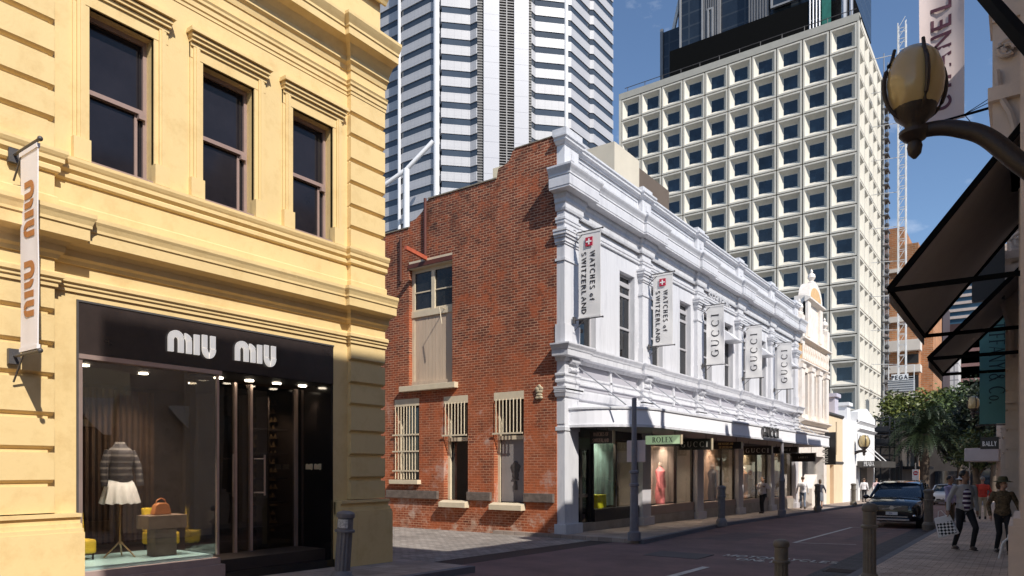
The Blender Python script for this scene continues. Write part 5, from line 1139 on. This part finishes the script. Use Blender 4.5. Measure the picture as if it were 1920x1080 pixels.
bollard((-2.60, 27.6, gz(27.6)), 'dark fluted bollard behind the black car on the right kerb', 1.32, .135)
bollard((-8.62, 24.6, gz(24.6)), 'grey bollard on the left kerb in front of the awning shops', 1.38, .125, bm=mat('bollard_grey', (.17, .165, .175), .5, .2, 8, .2, 60))
bollard((-8.75, 39.5, gz(39.5)), 'black bollard on the left kerb between the two walkers and the road', 1.4, .13)
bollard((-8.9, 50, gz(50)), 'dark bollard on the far left kerb before the white building', 1.4, .14)
bollard((-8.35, 7.22, gz(7.2)), 'leaning grey bollard with a white sticker beside the yellow building corner', 1.08, .115, tilt=-.07, sticker=True, bm=mat('bollard_grey', (.17, .165, .175)))
t = thing('sign_pole', 'tall grey fluted pole with a blank sign plate at the brick corner', 'sign pole', (-8.28, 17.0, gz(17)))
mb = MB(); z0 = gz(17); x, y = -8.28, 17.0; mb.lathe([(.17, -.02), (.17, .2), (.12, .22), (.098, 1.38), (.125, 1.40), (.125, 1.46), (.092, 1.48), (.092, 1.72), (.12, 1.74), (.12, 1.79), (.07, 1.82), (.062, 3.7), (.002, 3.72)], (x, y, z0), 16); mb.build('pole', mat('pole_grey', (.20, .19, .21), .45, .15, 6, .15, 60), t, True)
mb = MB(); mb.box(x-.26, x+.27, y+.09, y+.12, 1.79, 2.36); mb.build('sign_plate', mat('plate_back', (.78, .62, .56), .5, .1), t, bevel=.01)
t = thing('sign_pole', 'grey pole on the left kerb under the dark awning signs', 'sign pole', (-8.68, 32.5, gz(32.5)))
mb = MB(); mb.lathe([(.18, -.02), (.18, .25), (.13, .28), (.12, 1.5), (.15, 1.54), (.08, 1.8), (.075, 3.6), (.002, 3.6)], (-8.68, 32.5, gz(32.5)), 14); mb.build('pole', mat('pole_grey', (.20, .19, .21)), t, True)
# ================================================================ TREES
def leafmat(name, c, c2):
    m = mat(name, c, .6, .5, 1.6); return m
def crown(mb, c, r_, n, s, seed, flat=.8):
    rnd = random.Random(seed); c = Vector(c); cl = []
    for i in range(max(8, n//90)):
        while True:
            p = Vector((rnd.uniform(-1, 1), rnd.uniform(-1, 1), rnd.uniform(-1, 1)))
            if .35 < p.length < 1: break
        cl.append((Vector((p.x*r_[0], p.y*r_[1], p.z*r_[2])), rnd.uniform(.16, .34)*min(r_)*1.3))
    for i in range(n):
        cc, rr = rnd.choice(cl); d = Vector((rnd.gauss(0, 1), rnd.gauss(0, 1), rnd.gauss(0, .8))).normalized()*rr*rnd.random()**.4
        p = c+cc+d; u = Vector((rnd.gauss(0, 1), rnd.gauss(0, 1), rnd.gauss(0, .7))).normalized(); v = u.cross(Vector((rnd.gauss(0, 1), rnd.gauss(0, 1), rnd.gauss(0, 1)))).normalized()
        ss = s*rnd.uniform(.6, 1.3)
        mb.add([p-u*ss, p-v*ss*.45, p+u*ss, p+v*ss*.45], [(0, 1, 2, 3)])
def tree(label, x, y, h, r_, n, s, m, seed, grp='leafy trees at the street end'):
    t = thing('leafy_tree', label, 'tree', (x, y, gz(y)), grp); z = gz(y)
    mb = MB(); mb.tube([(x, y, z-.1), (x+.1, y, z+h*.3), (x-.1, y, z+h*.55), (x, y, z+h*.8)], [.28, .22, .15, .06], 10)
    rnd = random.Random(seed)
    for k in range(7): a = k*.9; mb.tube([(x, y, z+h*(.32+.05*k)), (x+math.cos(a)*r_[0]*.4, y+math.sin(a)*r_[1]*.4, z+h*(.5+.05*k)), (x+math.cos(a)*r_[0]*.75, y+math.sin(a)*r_[1]*.75, z+h*(.6+.05*k))], [.12, .07, .03], 6)
    mb.build('trunk', mat('bark', (.10, .075, .055), .9, .3, 4, .4, 20), t, True)
    mb = MB(); crown(mb, (x, y, z+h*.72), r_, n, s, seed); mb.build('crown', m, t, recalc=False)
    return t
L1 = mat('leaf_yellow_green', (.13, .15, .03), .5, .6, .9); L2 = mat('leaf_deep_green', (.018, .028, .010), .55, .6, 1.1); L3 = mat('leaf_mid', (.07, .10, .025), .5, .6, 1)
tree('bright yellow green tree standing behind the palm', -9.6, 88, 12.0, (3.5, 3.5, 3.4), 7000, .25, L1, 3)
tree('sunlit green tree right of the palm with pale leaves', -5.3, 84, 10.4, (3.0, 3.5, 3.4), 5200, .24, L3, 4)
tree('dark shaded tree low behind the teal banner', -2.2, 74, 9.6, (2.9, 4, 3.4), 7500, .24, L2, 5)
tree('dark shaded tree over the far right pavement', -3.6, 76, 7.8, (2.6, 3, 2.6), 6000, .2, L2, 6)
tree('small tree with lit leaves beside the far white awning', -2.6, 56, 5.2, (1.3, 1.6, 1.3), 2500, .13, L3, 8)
pt = thing('palm_tree', 'dark date palm with drooping fronds at the street end', 'tree', (-7.2, 72, gz(72))); z = gz(72); px_, py_ = -7.1, 72
mb = MB(); mb.tube([(px_, py_, z-.1), (px_, py_, z+2.4), (px_, py_, z+5.7)], [.42, .36, .5], 12); mb.build('trunk', mat('palm_bark', (.07, .05, .035), .95, .4, 5, .6, 12), pt, True)
rnd = random.Random(11); fr = MB()
for i in range(120):
    a = rnd.uniform(0, 6.283); el = rnd.uniform(-.35, 1.35); L = rnd.uniform(2.9, 4.1); p = Vector((px_, py_, z+5.7)); d = Vector((math.cos(a)*math.cos(el), math.sin(a)*math.cos(el), math.sin(el)))
    side = d.cross(Vector((0, 0, 1))); side = side.normalized() if side.length > .1 else Vector((1, 0, 0)); prev = p
    for k in range(15):
        f_ = k/14; nd = (d+Vector((0, 0, -1.5*f_**1.4))).normalized(); q = prev+nd*L/14; upv = side.cross(nd).normalized()
        if k > 1:
            ll = .62*math.sin(math.pi*min(1, .12+f_*.9))**.7
            for s_ in (-1, 1):
                tip = q+(side*s_*.8+nd*.6-Vector((0, 0, .30))).normalized()*ll
                w2 = nd*.035; fr.add([q-w2, q+w2, tip], [(0, 1, 2)]); tip2 = q+(side*s_*.7+nd*.7+upv*.25).normalized()*ll; fr.add([q-w2+nd*.06, q+w2+nd*.06, tip2], [(0, 1, 2)])
        fr.bar(prev, q+nd*.01, .03, .03); prev = q
fr.build('fronds', mat('palm_green', (.022, .036, .012), .5, .4, 1.5), pt, recalc=False)

# ================================================================ CARS
def car(loc, rz, body_m, label, L=4.6, W=1.88, H=1.68, suv=True, plate='1EGA 052'):
    t = thing('parked_car' if suv else 'white_car', label, 'car', (0, 0, 0)); hw = W/2
    # stations: y, half width, z bottom, z belt (shoulder), z top centre
    ST = [(-2.30, .62, .38, .62, .74), (-2.27, .80, .28, .74, .86), (-2.12, .90, .24, .86, .98), (-1.8, .93, .22, .93, 1.05), (-1.3, .94, .22, .98, 1.11), (-.95, .94, .22, 1.0, 1.13), (-.5, .94, .22, 1.02, 1.08), (.4, .94, .22, 1.03, 1.08), (1.4, .94, .22, 1.05, 1.1), (1.95, .93, .24, 1.07, 1.12), (2.2, .88, .3, 1.02, 1.06), (2.3, .72, .4, .8, .84)]
    mb = MB(); rings = []
    for (y, w_, zb, zs, zt_) in ST:
        w_ = w_*hw/.94; k = H/1.68; zb, zs, zt_ = zb*k, zs*k, zt_*k
        rings.append([(0, zb), (w_*.80, zb), (w_*.97, zb+.10), (w_, zb+(zs-zb)*.45), (w_*.985, zb+(zs-zb)*.78), (w_*.95, zs), (w_*.82, zt_-.03), (w_*.4, zt_-.005), (0, zt_)])
    N = 9
    for (y, *_), rg in zip(ST, rings):
        for x, z in rg: mb.v.append((x, y*L/4.6, z))
        for x, z in rg[1:-1][::-1]: mb.v.append((-x, y*L/4.6, z))
    M = 16
    for i in range(len(ST)-1):
        for k in range(M): mb.f.append((i*M+k, i*M+(k+1) % M, (i+1)*M+(k+1) % M, (i+1)*M+k))
    mb.f.append(tuple(range(M))); mb.f.append(tuple(range((len(ST)-1)*M, len(ST)*M))[::-1])
    b = mb.build('body', body_m, t, True); sb = b.modifiers.new('s', 'SUBSURF'); sb.levels = sb.render_levels = 2
    k = H/1.68
    # greenhouse
    G = [(-1.0, .80, 1.08, 1.10), (-.30, .72, 1.05, 1.60), (.3, .70, 1.05, 1.66), (1.2, .68, 1.05, 1.63), (1.75, .66, 1.08, 1.52), (2.05, .70, 1.08, 1.15)]
    gm = MB()
    for (y, w_, zb, zt_) in G:
        w_ = w_*hw/.94; zt_ *= k; zb *= k; wl = w_+.10
        for x, z in ((wl, zb-.04), (w_, zt_-.06 if zt_ > 1.2 else zt_), (w_*.8, zt_), (-w_*.8, zt_), (-w_, zt_-.06 if zt_ > 1.2 else zt_), (-wl, zb-.04)): gm.v.append((x, y*L/4.6, z))
    for i in range(len(G)-1):
        for q in range(5): gm.f.append((i*6+q, i*6+q+1, (i+1)*6+q+1, (i+1)*6+q))
    gm.build('window', mat('car_glass', (.012, .022, .035), .03, .2, 1, spec=1.0), t, True)
    rf = MB()
    for (y, w_, zt_) in ((-.34, .70, 1.605), (0, .715, 1.66), (.5, .71, 1.675), (1.2, .69, 1.65), (1.78, .66, 1.54)):
        w_ = w_*hw/.94; zt_ *= k; rf.v += [(-w_, y*L/4.6, zt_-.05), (-w_*.8, y*L/4.6, zt_), (0, y*L/4.6, zt_+.03), (w_*.8, y*L/4.6, zt_), (w_, y*L/4.6, zt_-.05)]
    for i in range(4):
        for q in range(4): rf.f.append((i*5+q, i*5+q+1, (i+1)*5+q+1, (i+1)*5+q))
    rf.build('roof', body_m, t, True)
    pl = MB()
    for s_ in (-1, 1):
        e = hw/.94*s_; pl.bar((e*.90, -1.0*L/4.6, 1.06*k), (e*.725, -.32*L/4.6, 1.57*k), .07); pl.bar((e*.83, .25, 1.0*k), (e*.72, .25, 1.62*k), .08, .05); pl.bar((e*.80, 1.2, 1.02*k), (e*.70, 1.15, 1.60*k), .10, .06); pl.bar((e*.79, 2.05, 1.08*k), (e*.68, 1.72, 1.5*k), .12)
        if suv: pl.tube([(e*.68, -.2, 1.63*k), (e*.68, 0, 1.70*k), (e*.67, 1.2, 1.70*k), (e*.66, 1.6, 1.62*k)], .018, 6)
    pl.build('pillars', body_m, t)
    CH = mat('chrome', (.75, .75, .76), .12, .05, 3, metal=1); BP = mat('car_black_trim', (.012, .012, .012), .5)
    y0 = -2.29*L/4.6
    g = MB(); g.box(-.52, .52, y0-.025, y0+.12, .66*k, .84*k) if suv else g.box(-.45, .45, y0-.02, y0+.1, .40*k, .55*k); gr = g.build('grille', BP, t, bevel=.02)
    if suv:
        g = MB()
        for i in range(5): g.box(-.5, .5, y0-.035, y0-.02, (.68+i*.034)*k, (.685+i*.034)*k+.004)
        g.build('grille_bars', CH, gr)
        g = MB(); nn = 16; g.prism([(.075*math.cos(2*math.pi*i/nn), .755*k+.075*math.sin(2*math.pi*i/nn)) for i in range(nn)], lambda u, v, tt: (u, tt, v), y0-.05, y0-.03); g.bar((-.3, y0-.045, .70*k), (.3, y0-.045, .81*k), .015, .02); g.build('badge', CH, gr)
    for s_ in (-1, 1):
        g = MB(); e = s_*hw/.94
        g.add([(e*.55, y0-.01, .70*k), (e*.86, y0+.20, .76*k), (e*.90, y0+.42, .94*k), (e*.80, y0+.22, .93*k), (e*.56, y0+.03, .83*k),
               (e*.55, y0+.2, .70*k), (e*.84, y0+.45, .76*k), (e*.86, y0+.6, .93*k), (e*.76, y0+.5, .93*k), (e*.54, y0+.3, .83*k)],
              [(0, 1, 2, 3, 4), (9, 8, 7, 6, 5), (0, 5, 6, 1), (1, 6, 7, 2), (2, 7, 8, 3), (3, 8, 9, 4), (4, 9, 5, 0)])
        g.build('headlight', mat('headlight_glass', (.35, .38, .42), .08, .3, 12, metal=.6), t, True)
        g = MB(); g.ell((e*.70, y0+.02, .48*k), (.07, .05, .05), 10, 6); g.build('fog_lamp', CH, t, True)
        g = MB(); g.ell((e*1.10, -.72, 1.08*k), (.12, .07, .085), 12, 8); g.bar((e*.9, -.74, 1.03*k), (e*1.05, -.72, 1.06*k), .05); g.build('door_mirror', body_m, t, True)
        for yy_ in (-.05, 1.0): g = MB(); g.box(min(e*.985, e*1.005), max(e*.985, e*1.005), yy_, yy_+.18, .86*k, .89*k); g.build('door_handle', body_m, t)
    g = MB(); g.box(-.55, .55, y0-.05, y0+.15, .30*k, .36*k); g.box(-.5, .5, y0-.06, y0+.15, .42*k, .45*k); g.build('bumper_trim', CH if suv else BP, t)
    g = MB(); g.box(-.19, .19, y0-.065, y0-.05, .50*k, .61*k); p = g.build('number_plate', WPR, t, bevel=.004)
    letters(plate, .075, (0, y0-.068, .52*k), (1, 0, 0), (0, 0, 1), mat('plate_blue', (.02, .03, .12), .5), p, th=.002, k=.2, t=.16, sf=0, gap=.06, wscale=.52)
    for s_ in (-1, 1):
        for yy_ in (-1.42*L/4.6, 1.40*L/4.6):
            g = MB(); xc = s_*(hw-.13); R_ = .355*k if suv else .32
            def disc(r0, r1, xa, xb, mbx, n=26):
                o = len(mbx.v)
                for (rr, xx) in ((r0, xa), (r1, xa), (r1, xb), (r0, xb)):
                    for i in range(n): a = 2*math.pi*i/n; mbx.v.append((xx, yy_+rr*math.cos(a), R_+rr*math.sin(a)))
                for j in range(4):
                    for i in range(n): mbx.f.append((o+j*n+i, o+j*n+(i+1) % n, o+((j+1) % 4)*n+(i+1) % n, o+((j+1) % 4)*n+i))
            disc(R_*.66, R_, xc-.12, xc+.12, g); wh = g.build('wheel', mat('tyre', (.015, .015, .015), .85), t, bevel=0)
            g = MB(); xo = xc+s_*.10; disc(R_*.58, R_*.67, xo-.03, xo+.03, g)
            for q in range(10): a = q*math.pi/5; g.bar((xo, yy_+.05*math.cos(a), R_+.05*math.sin(a)), (xo, yy_+R_*.62*math.cos(a), R_+R_*.62*math.sin(a)), .035, .03)
            g.build('rim', mat('alloy', (.35, .35, .36), .3, .1, metal=.8), wh)
    # shut lines
    t.location = loc; t.rotation_euler = (0, 0, rz)
    return t
CARB = mat('car_paint_black', (.003, .004, .007), .12, .1, 2, coat=.7, spec=.5); CARW = mat('car_paint_white', (.72, .72, .72), .25, .03, 2, coat=.6)
car((-3.85, 31.0, gz(30)-.11), R(0), CARB, 'black glossy four wheel drive parked facing the camera at the right kerb')
car((-4.55, 60, gz(60)-.11), R(0), CARW, 'small white hatchback farther down the street behind the black car', L=4.0, W=1.7, H=1.48, suv=False, plate='1DXB 77')

# ================================================================ PEOPLE
dep_cache = []
def fuse(mb, name, m, parent, vox):
    """melt the limbs of one body or garment into a single surface"""
    o = mb.build(name+'_raw', m, None); md = o.modifiers.new('r', 'REMESH'); md.mode = 'VOXEL'; md.voxel_size = vox; md.use_smooth_shade = True
    sm_ = o.modifiers.new('s', 'SMOOTH'); sm_.iterations = 3; sm_.factor = .5
    dg_ = bpy.context.evaluated_depsgraph_get(); me = bpy.data.meshes.new_from_object(o.evaluated_get(dg_)); me.name = name
    me.polygons.foreach_set('use_smooth', [True]*len(me.polygons))
    bpy.data.objects.remove(o)
    if not me.materials: me.materials.append(m)
    ob_ = bpy.data.objects.new(name, me); COL.objects.link(ob_); ob_.parent = parent; return ob_
def capsule(mb, p, q, r0, r1, n=12):
    p, q = Vector(p), Vector(q); mb.tube([p, p.lerp(q, .5), q], [r0, (r0+r1)/2, r1], n); mb.ell(p, (r0, r0, r0), n, 8); mb.ell(q, (r1, r1, r1), n, 8)
def person(label, loc, rz, h, skin, top, bottom, hair, shoe, pose, female=False, vox=.012, hat=None, grp=None, skirt=False, sleeves='long', open_front=None):
    """local frame: faces -y, x to the viewer's right when facing the camera; lengths scaled to height h"""
    t = thing('person', label, 'person', (0, 0, 0), grp); s = h/1.78
    V = lambda *a: Vector(a)*s
    P = dict(hip=(0, 0, .95), kneeL=(.10, -.03, .50), ankL=(.10, .02, .09), kneeR=(-.10, -.03, .50), ankR=(-.10, .02, .09), elL=(.27, .03, 1.14), wrL=(.28, -.06, .90), elR=(-.27, .03, 1.14), wrR=(-.28, -.06, .90), head=(0, -.02, 1.66), turn=0); P.update(pose)
    sw = .175 if female else .195; hip = V(*P['hip']); chest = V(0, -.005, 1.30); neck = V(0, 0, 1.46); hd = V(*P['head'])
    shL, shR = V(sw, 0, 1.41), V(-sw, 0, 1.41); hL, hR = hip+V(.09, 0, -.03), hip+V(-.09, 0, -.03)
    Q = {k: V(*v) for k, v in P.items() if isinstance(v, tuple)}
    trn = Matrix.Rotation(P['turn'], 3, 'Z')
    def torso(mb, g):
        mb.ell(chest, ((.155 if female else .175)*s+g, .108*s+g, .19*s+g), 18, 12); mb.ell(V(0, 0, 1.12), ((.13 if female else .15)*s+g, .10*s+g, .17*s+g), 18, 12); mb.ell(hip+V(0, .005, .03), (.16*s+g, .115*s+g, .14*s+g), 18, 12)
        mb.ell(V(0, 0, 1.40), ((sw-.01)*s+g, .075*s+g, .065*s+g), 16, 10)
    mb = MB(); torso(mb, -.012*s)
    capsule(mb, neck-V(0, 0, .04), V(0, -.01, 1.56), .055*s, .052*s)
    mb.ell(hd+V(0, .012, .03), (.078*s, .095*s, .105*s), 16, 12); mb.ell(hd+trn@V(0, -.03, -.05), (.058*s, .062*s, .065*s), 14, 10)
    nose = hd+trn@V(0, -.098, -.012); mb.ell(nose, (.013*s, .02*s, .022*s), 8, 6)
    for e in (-1, 1): mb.ell(hd+trn@V(e*.08, .01, -.005), (.012*s, .018*s, .028*s), 8, 6)
    for (sh, el, wr) in ((shL, 'elL', 'wrL'), (shR, 'elR', 'wrR')):
        capsule(mb, sh, Q[el], .046*s, .037*s); capsule(mb, Q[el], Q[wr], .037*s, .026*s)
        d = (Q[wr]-Q[el]).normalized(); a = Vector((0, 1, 0)); sd_ = d.cross(a); sd_ = sd_.normalized() if sd_.length > .1 else Vector((1, 0, 0)); nrm = sd_.cross(d)
        pc = Q[wr]+d*.045*s; mb.ell(pc, (.030*s, .038*s, .045*s), 12, 8)
        for k in range(4):
            b0 = pc+d*.03*s+a*(k-1.5)*.018*s; L_ = (.070, .080, .076, .06)[k]*s; m1 = b0+d*L_*.55; m2 = m1+(d*.7-sd_*.5*(1 if sh.x > 0 else 1)).normalized()*L_*.5
            capsule(mb, b0, m1, .009*s, .0085*s, 8); capsule(mb, m1, m2, .0085*s, .007*s, 8)
        b0 = pc-a*.03*s-d*.015*s; m1 = b0+(d*.6-a*.7).normalized()*.035*s; capsule(mb, b0, m1, .011*s, .010*s, 8); capsule(mb, m1, m1+d*.03*s, .010*s, .008*s, 8)
    for (hh, kn, an) in ((hL, 'kneeL', 'ankL'), (hR, 'kneeR', 'ankR')): capsule(mb, hh, Q[kn], .075*s, .05*s); capsule(mb, Q[kn], Q[an], .05*s, .033*s)
    body = fuse(mb, 'body', skin, t, vox*.8)
    # clothes
    mb = MB(); g = .016*s; torso(mb, g)
    for (sh, el, wr) in ((shL, 'elL', 'wrL'), (shR, 'elR', 'wrR')):
        capsule(mb, sh, Q[el], .062*s, .050*s)
        if sleeves == 'long': capsule(mb, Q[el], Q[el].lerp(Q[wr], .92), .050*s, .038*s)
    mb2 = fuse(mb, 'jacket' if open_front else 'shirt', top, t, vox)
    if open_front:
        mb = MB(); mb.ell(chest+V(0, -.03, -.02), (.125*s, .112*s, .16*s), 16, 10); mb.ell(V(0, -.034, 1.10), (.112*s, .108*s, .17*s), 16, 10); mb.ell(V(0, -.03, .98), (.11*s, .11*s, .1*s), 16, 10); fuse(mb, 'tee_shirt', open_front, t, vox)
    mb = MB(); mb.ell(hip+V(0, .006, .0), (.168*s+.002, .125*s, .12*s), 18, 12)
    if skirt: mb.tube([hip+V(0, 0, .05), hip+V(0, 0, -.2), hip+V(0, 0, -.5)], [.15*s, .19*s, .21*s], 16)
    for (hh, kn, an) in ((hL, 'kneeL', 'ankL'), (hR, 'kneeR', 'ankR')):
        capsule(mb, hh, Q[kn], .092*s, .062*s)
        if not skirt: capsule(mb, Q[kn], Q[an]+V(0, 0, .02), .062*s, .048*s)
    fuse(mb, 'skirt' if skirt else 'trousers', bottom, t, vox)
    for an in ('ankL', 'ankR'):
        mb = MB(); a = Q[an]; mb.ell(a+V(0, -.05, -.045), (.046*s, .125*s, .042*s), 14, 8); mb.ell(a+V(0, .02, -.01), (.045*s, .055*s, .06*s), 12, 8); mb.box(a.x-.04*s, a.x+.04*s, a.y-.16*s, a.y+.07*s, a.z-.09*s, a.z-.07*s); mb.build('shoe', shoe, t, True)
    mb = MB(); mb.ell(hd+trn@V(0, .030, .05), (.092*s, .098*s, .092*s), 16, 10)
    if female: mb.ell(hd+trn@V(0, .065, -.03), (.09*s, .055*s, .11*s), 14, 10)
    hr = mb.build('hair', hair, t, True)
    for e in (-1, 1):
        mb = MB(); mb.ell(hd+trn@V(e*.03, -.088, .015), (.011*s, .006*s, .006*s), 8, 6); mb.build('eye', mat('eye_dark', (.02, .015, .012), .3), t)
    mb = MB(); mb.ell(hd+trn@V(0, -.088, -.062), (.024*s, .006*s, .006*s), 8, 6); mb.build('mouth', mat('lip', (.32, .12, .10), .5), t)
    if hat:
        mb = MB(); mb.lathe([(.001, .13*s), (.07*s, .125*s), (.095*s, .09*s), (.105*s, .03*s), (.12*s, .025*s), (.20*s, .0), (.205*s, -.008*s), (.11*s, .012*s)], tuple(hd+V(0, .01, .05)), 24); mb.build('hat', hat, t, True)
    t.location = loc; t.rotation_euler = (0, 0, rz); return t, Q, s
SK = mat('skin_light', (.48, .27, .19), .5, .08, 8); SK2 = mat('skin_tan', (.30, .16, .10), .5, .08, 8)
HB = mat('hair_black', (.012, .010, .009), .5, .2, 20); HBr = mat('hair_brown', (.08, .045, .025), .5, .2, 20); HG = mat('hair_grey', (.25, .22, .20), .6, .2, 20)
SB = mat('shoe_dark', (.03, .018, .014), .4); JB = mat('black_denim', (.012, .012, .016), .8, .2, 10)
tee = mat('tee_stripes', (.5, .5, .5), .8); n = tee.node_tree.nodes; l = tee.node_tree.links
g_ = n.new('ShaderNodeNewGeometry'); wv = n.new('ShaderNodeTexWave'); wv.bands_direction = 'Z'; wv.inputs['Scale'].default_value = 3.0; l.new(g_.outputs['Position'], wv.inputs['Vector'])
cr = n.new('ShaderNodeValToRGB'); cr.color_ramp.interpolation = 'CONSTANT'; cr.color_ramp.elements[0].color = (.05, .02, .07, 1); cr.color_ramp.elements[1].color = (.8, .74, .82, 1); cr.color_ramp.elements[1].position = .6
l.new(wv.outputs['Fac'], cr.inputs[0]); l.new(cr.outputs[0], n['Principled BSDF'].inputs['Base Color'])
py0 = 19.2
t, Q, s_ = person('man in a grey cardigan and striped shirt carrying a white spotted bag', (-1.10, py0, gz(py0)), R(28), 1.83, SK2, mat('cardigan_grey', (.42, .40, .39), .9, .15, 12, .3, 90), JB, HB, SB,
    dict(kneeL=(.13, -.22, .54), ankL=(.12, -.10, .13), kneeR=(-.09, .03, .52), ankR=(-.10, .24, .12), elR=(-.30, .06, 1.14), wrR=(-.36, -.05, .90), elL=(.27, .08, 1.14), wrL=(.27, .02, .90), turn=R(35)), open_front=tee, vox=.013)
bgx = Matrix.Rotation(R(28), 3, 'Z') @ Vector(Q['wrR']); bp_ = Vector((-1.10, py0, gz(py0)))+bgx+Vector((-.12, -.04, -.13))
t = thing('shopping_bag', 'white carrier bag with black diamond spots held by the man in grey', 'bag', tuple(bp_))
BGM = mat('bag_white', (.72, .70, .70), .6, .05, 3); n = BGM.node_tree.nodes; l = BGM.node_tree.links
g_ = n.new('ShaderNodeNewGeometry'); sp = n.new('ShaderNodeSeparateXYZ'); l.new(g_.outputs['Position'], sp.inputs[0]); ad = n.new('ShaderNodeCombineXYZ'); l.new(sp.outputs[0], ad.inputs[0]); l.new(sp.outputs[2], ad.inputs[1])
mpp = n.new('ShaderNodeMapping'); mpp.inputs['Scale'].default_value = (20, 20, 1); mpp.inputs['Rotation'].default_value = (0, 0, R(38)); ck = n.new('ShaderNodeTexChecker'); ck.inputs['Scale'].default_value = 1; ck.inputs[1].default_value = (.02, .02, .02, 1); ck.inputs[2].default_value = (.75, .73, .72, 1)
l.new(ad.outputs[0], mpp.inputs[0]); l.new(mpp.outputs[0], ck.inputs[0])
BG2 = BGM.copy(); n2 = BG2.node_tree.nodes; l2 = BG2.node_tree.links; ckk = [q for q in n2 if q.type == 'TEX_CHECKER'][0]; l2.new(ckk.outputs[0], n2['Principled BSDF'].inputs['Base Color'])
mb = MB(); B0 = bp_; tl = lambda x, y, z: tuple(B0+Matrix.Rotation(R(-18), 3, 'Y') @ Vector((x, y, z)))
bw, bh, bd = .20, .46, .07
vs = [tl(-bw*.82, -bd*.3, 0), tl(bw*.82, -bd*.3, 0), tl(bw*.82, bd*.3, 0), tl(-bw*.82, bd*.3, 0), tl(-bw*1.05, -bd, -bh), tl(bw*1.05, -bd, -bh), tl(bw*1.05, bd, -bh), tl(-bw*1.05, bd, -bh)]
mb.add(vs, [(0, 1, 2, 3), (7, 6, 5, 4), (0, 4, 5, 1), (1, 5, 6, 2), (2, 6, 7, 3), (3, 7, 4, 0)]); bd_ = mb.build('body', BGM, t, bevel=.02)
mb = MB(); a, b, c, d = tl(-bw*.75, -bd*.75, -.14), tl(bw*.8, -bd*.75, -.14), tl(bw*.86, -bd*1.0-.012, -bh*.93), tl(-bw*.86, -bd*1.0-.012, -bh*.93); mb.quad(a, b, c, d); mb.build('printed_spots', BG2, bd_)
mb = MB(); mb.tube([tl(-.08, 0, 0), tl(-.03, 0, .13), tl(.03, 0, .13), tl(.08, 0, 0)], .008, 6); mb.build('handle', BGM, t)
leo = mat('leopard_knit', (.16, .11, .06), .9, .9, 22, .3, 60)
person('woman in an olive sun hat and mottled brown top walking on the right pavement', (-.38, 18.9, gz(18.9)), R(12), 1.68, SK, leo, JB, HBr, SB,
    dict(kneeL=(.10, -.12, .50), ankL=(.12, -.02, .10), kneeR=(-.06, .02, .50), ankR=(-.08, .20, .13), elL=(.30, .06, 1.17), wrL=(.36, .0, .94), elR=(-.28, .0, 1.15), wrR=(-.26, -.12, .90), turn=R(45), head=(.0, -.03, 1.64)), female=True, hat=mat('hat_olive', (.10, .09, .045), .9, .1, 20), vox=.013)
person('man seen from behind in a red shirt and khaki trousers', (-1.42, 36, gz(36)), R(185), 1.78, SK, mat('red_shirt', (.55, .05, .03), .85, .12, 6), mat('khaki', (.48, .40, .28), .85, .1, 8), HG, SB,
    dict(kneeR=(-.10, -.1, .5), ankR=(-.1, -.05, .09), elL=(.3, .03, 1.16), wrL=(.24, -.18, 1.02), elR=(-.3, .03, 1.16), wrR=(-.24, -.18, 1.0)), vox=.02)
person('man in a lavender shirt and brown trousers half hidden behind the man in grey', (-1.95, 27, gz(27)), R(60), 1.75, SK2, mat('lavender_shirt', (.36, .32, .48), .85, .1, 6), mat('brown_trousers', (.13, .08, .045), .85, .1), HB, SB,
    dict(elR=(-.25, -.12, 1.15), wrR=(-.1, -.33, 1.12)), vox=.018)
person('person in a white cap walking behind the man in grey', (-2.0, 33, gz(33)), R(170), 1.75, SK, mat('white_top', (.45, .42, .45), .85), JB, HB, SB, {}, vox=.022, hat=mat('cap_white', (.6, .6, .6), .8))
SW = mat('white_shirt', (.66, .60, .62), .8, .08, 5)
person('man in a pale shirt walking towards the camera past the shop windows', (-10.0, 34.2, gz(34.2)), R(-20), 1.74, SK2, SW, JB, HB, SB,
    dict(kneeL=(.09, -.15, .52), ankL=(.09, -.12, .12), elR=(-.30, -.02, 1.18), wrR=(-.20, -.22, 1.32), elL=(.32, .05, 1.2), wrL=(.2, -.12, 1.28), head=(0, -.03, 1.64)), vox=.018)
person('man in a white shirt and jeans walking away on the sunny left pavement', (-9.75, 40.6, gz(40.6)), R(200), 1.76, SK, mat('bright_white_shirt', (.78, .76, .78), .8), mat('blue_jeans', (.13, .16, .22), .85, .15, 8), HBr, SB,
    dict(kneeL=(.09, -.15, .52), ankL=(.09, -.05, .14), kneeR=(-.09, .0, .5), ankR=(-.09, .18, .12), elL=(.28, .1, 1.16), wrL=(.3, .0, .95)), vox=.02)
person('woman in a dark top and grey skirt walking away on the sunny left pavement', (-9.35, 42.8, gz(42.8)), R(195), 1.62, SK, mat('navy_top', (.04, .04, .06), .85, .2, 8), mat('grey_skirt', (.16, .17, .20), .85, .15, 8), HBr, SB,
    dict(kneeL=(.08, -.1, .5), ankL=(.08, -.05, .1), elR=(-.3, -.02, 1.15), wrR=(-.33, -.15, 1.0)), female=True, skirt=True, vox=.02)
for (x, y, r_, lb, tp) in ((-9.6, 58, 170, 'person in a white shirt, left of the pair before the dark canopy', mat('bright_white_shirt', (.78, .76, .78))), (-9.0, 59.5, 200, 'person in a pale pink shirt, right of the pair before the dark canopy', mat('pale_pink', (.6, .45, .46), .8))):
    person(lb, (x, y, gz(y)), R(r_), 1.75, SK, tp, JB, HBr, SB, {}, vox=.03)
person('person in an orange vest standing right of the pair at the dark canopy', (-8.3, 60.5, gz(60)), R(180), 1.72, SK, mat('orange_vest', (.65, .26, .02), .8), JB, HB, SB, {}, vox=.03)
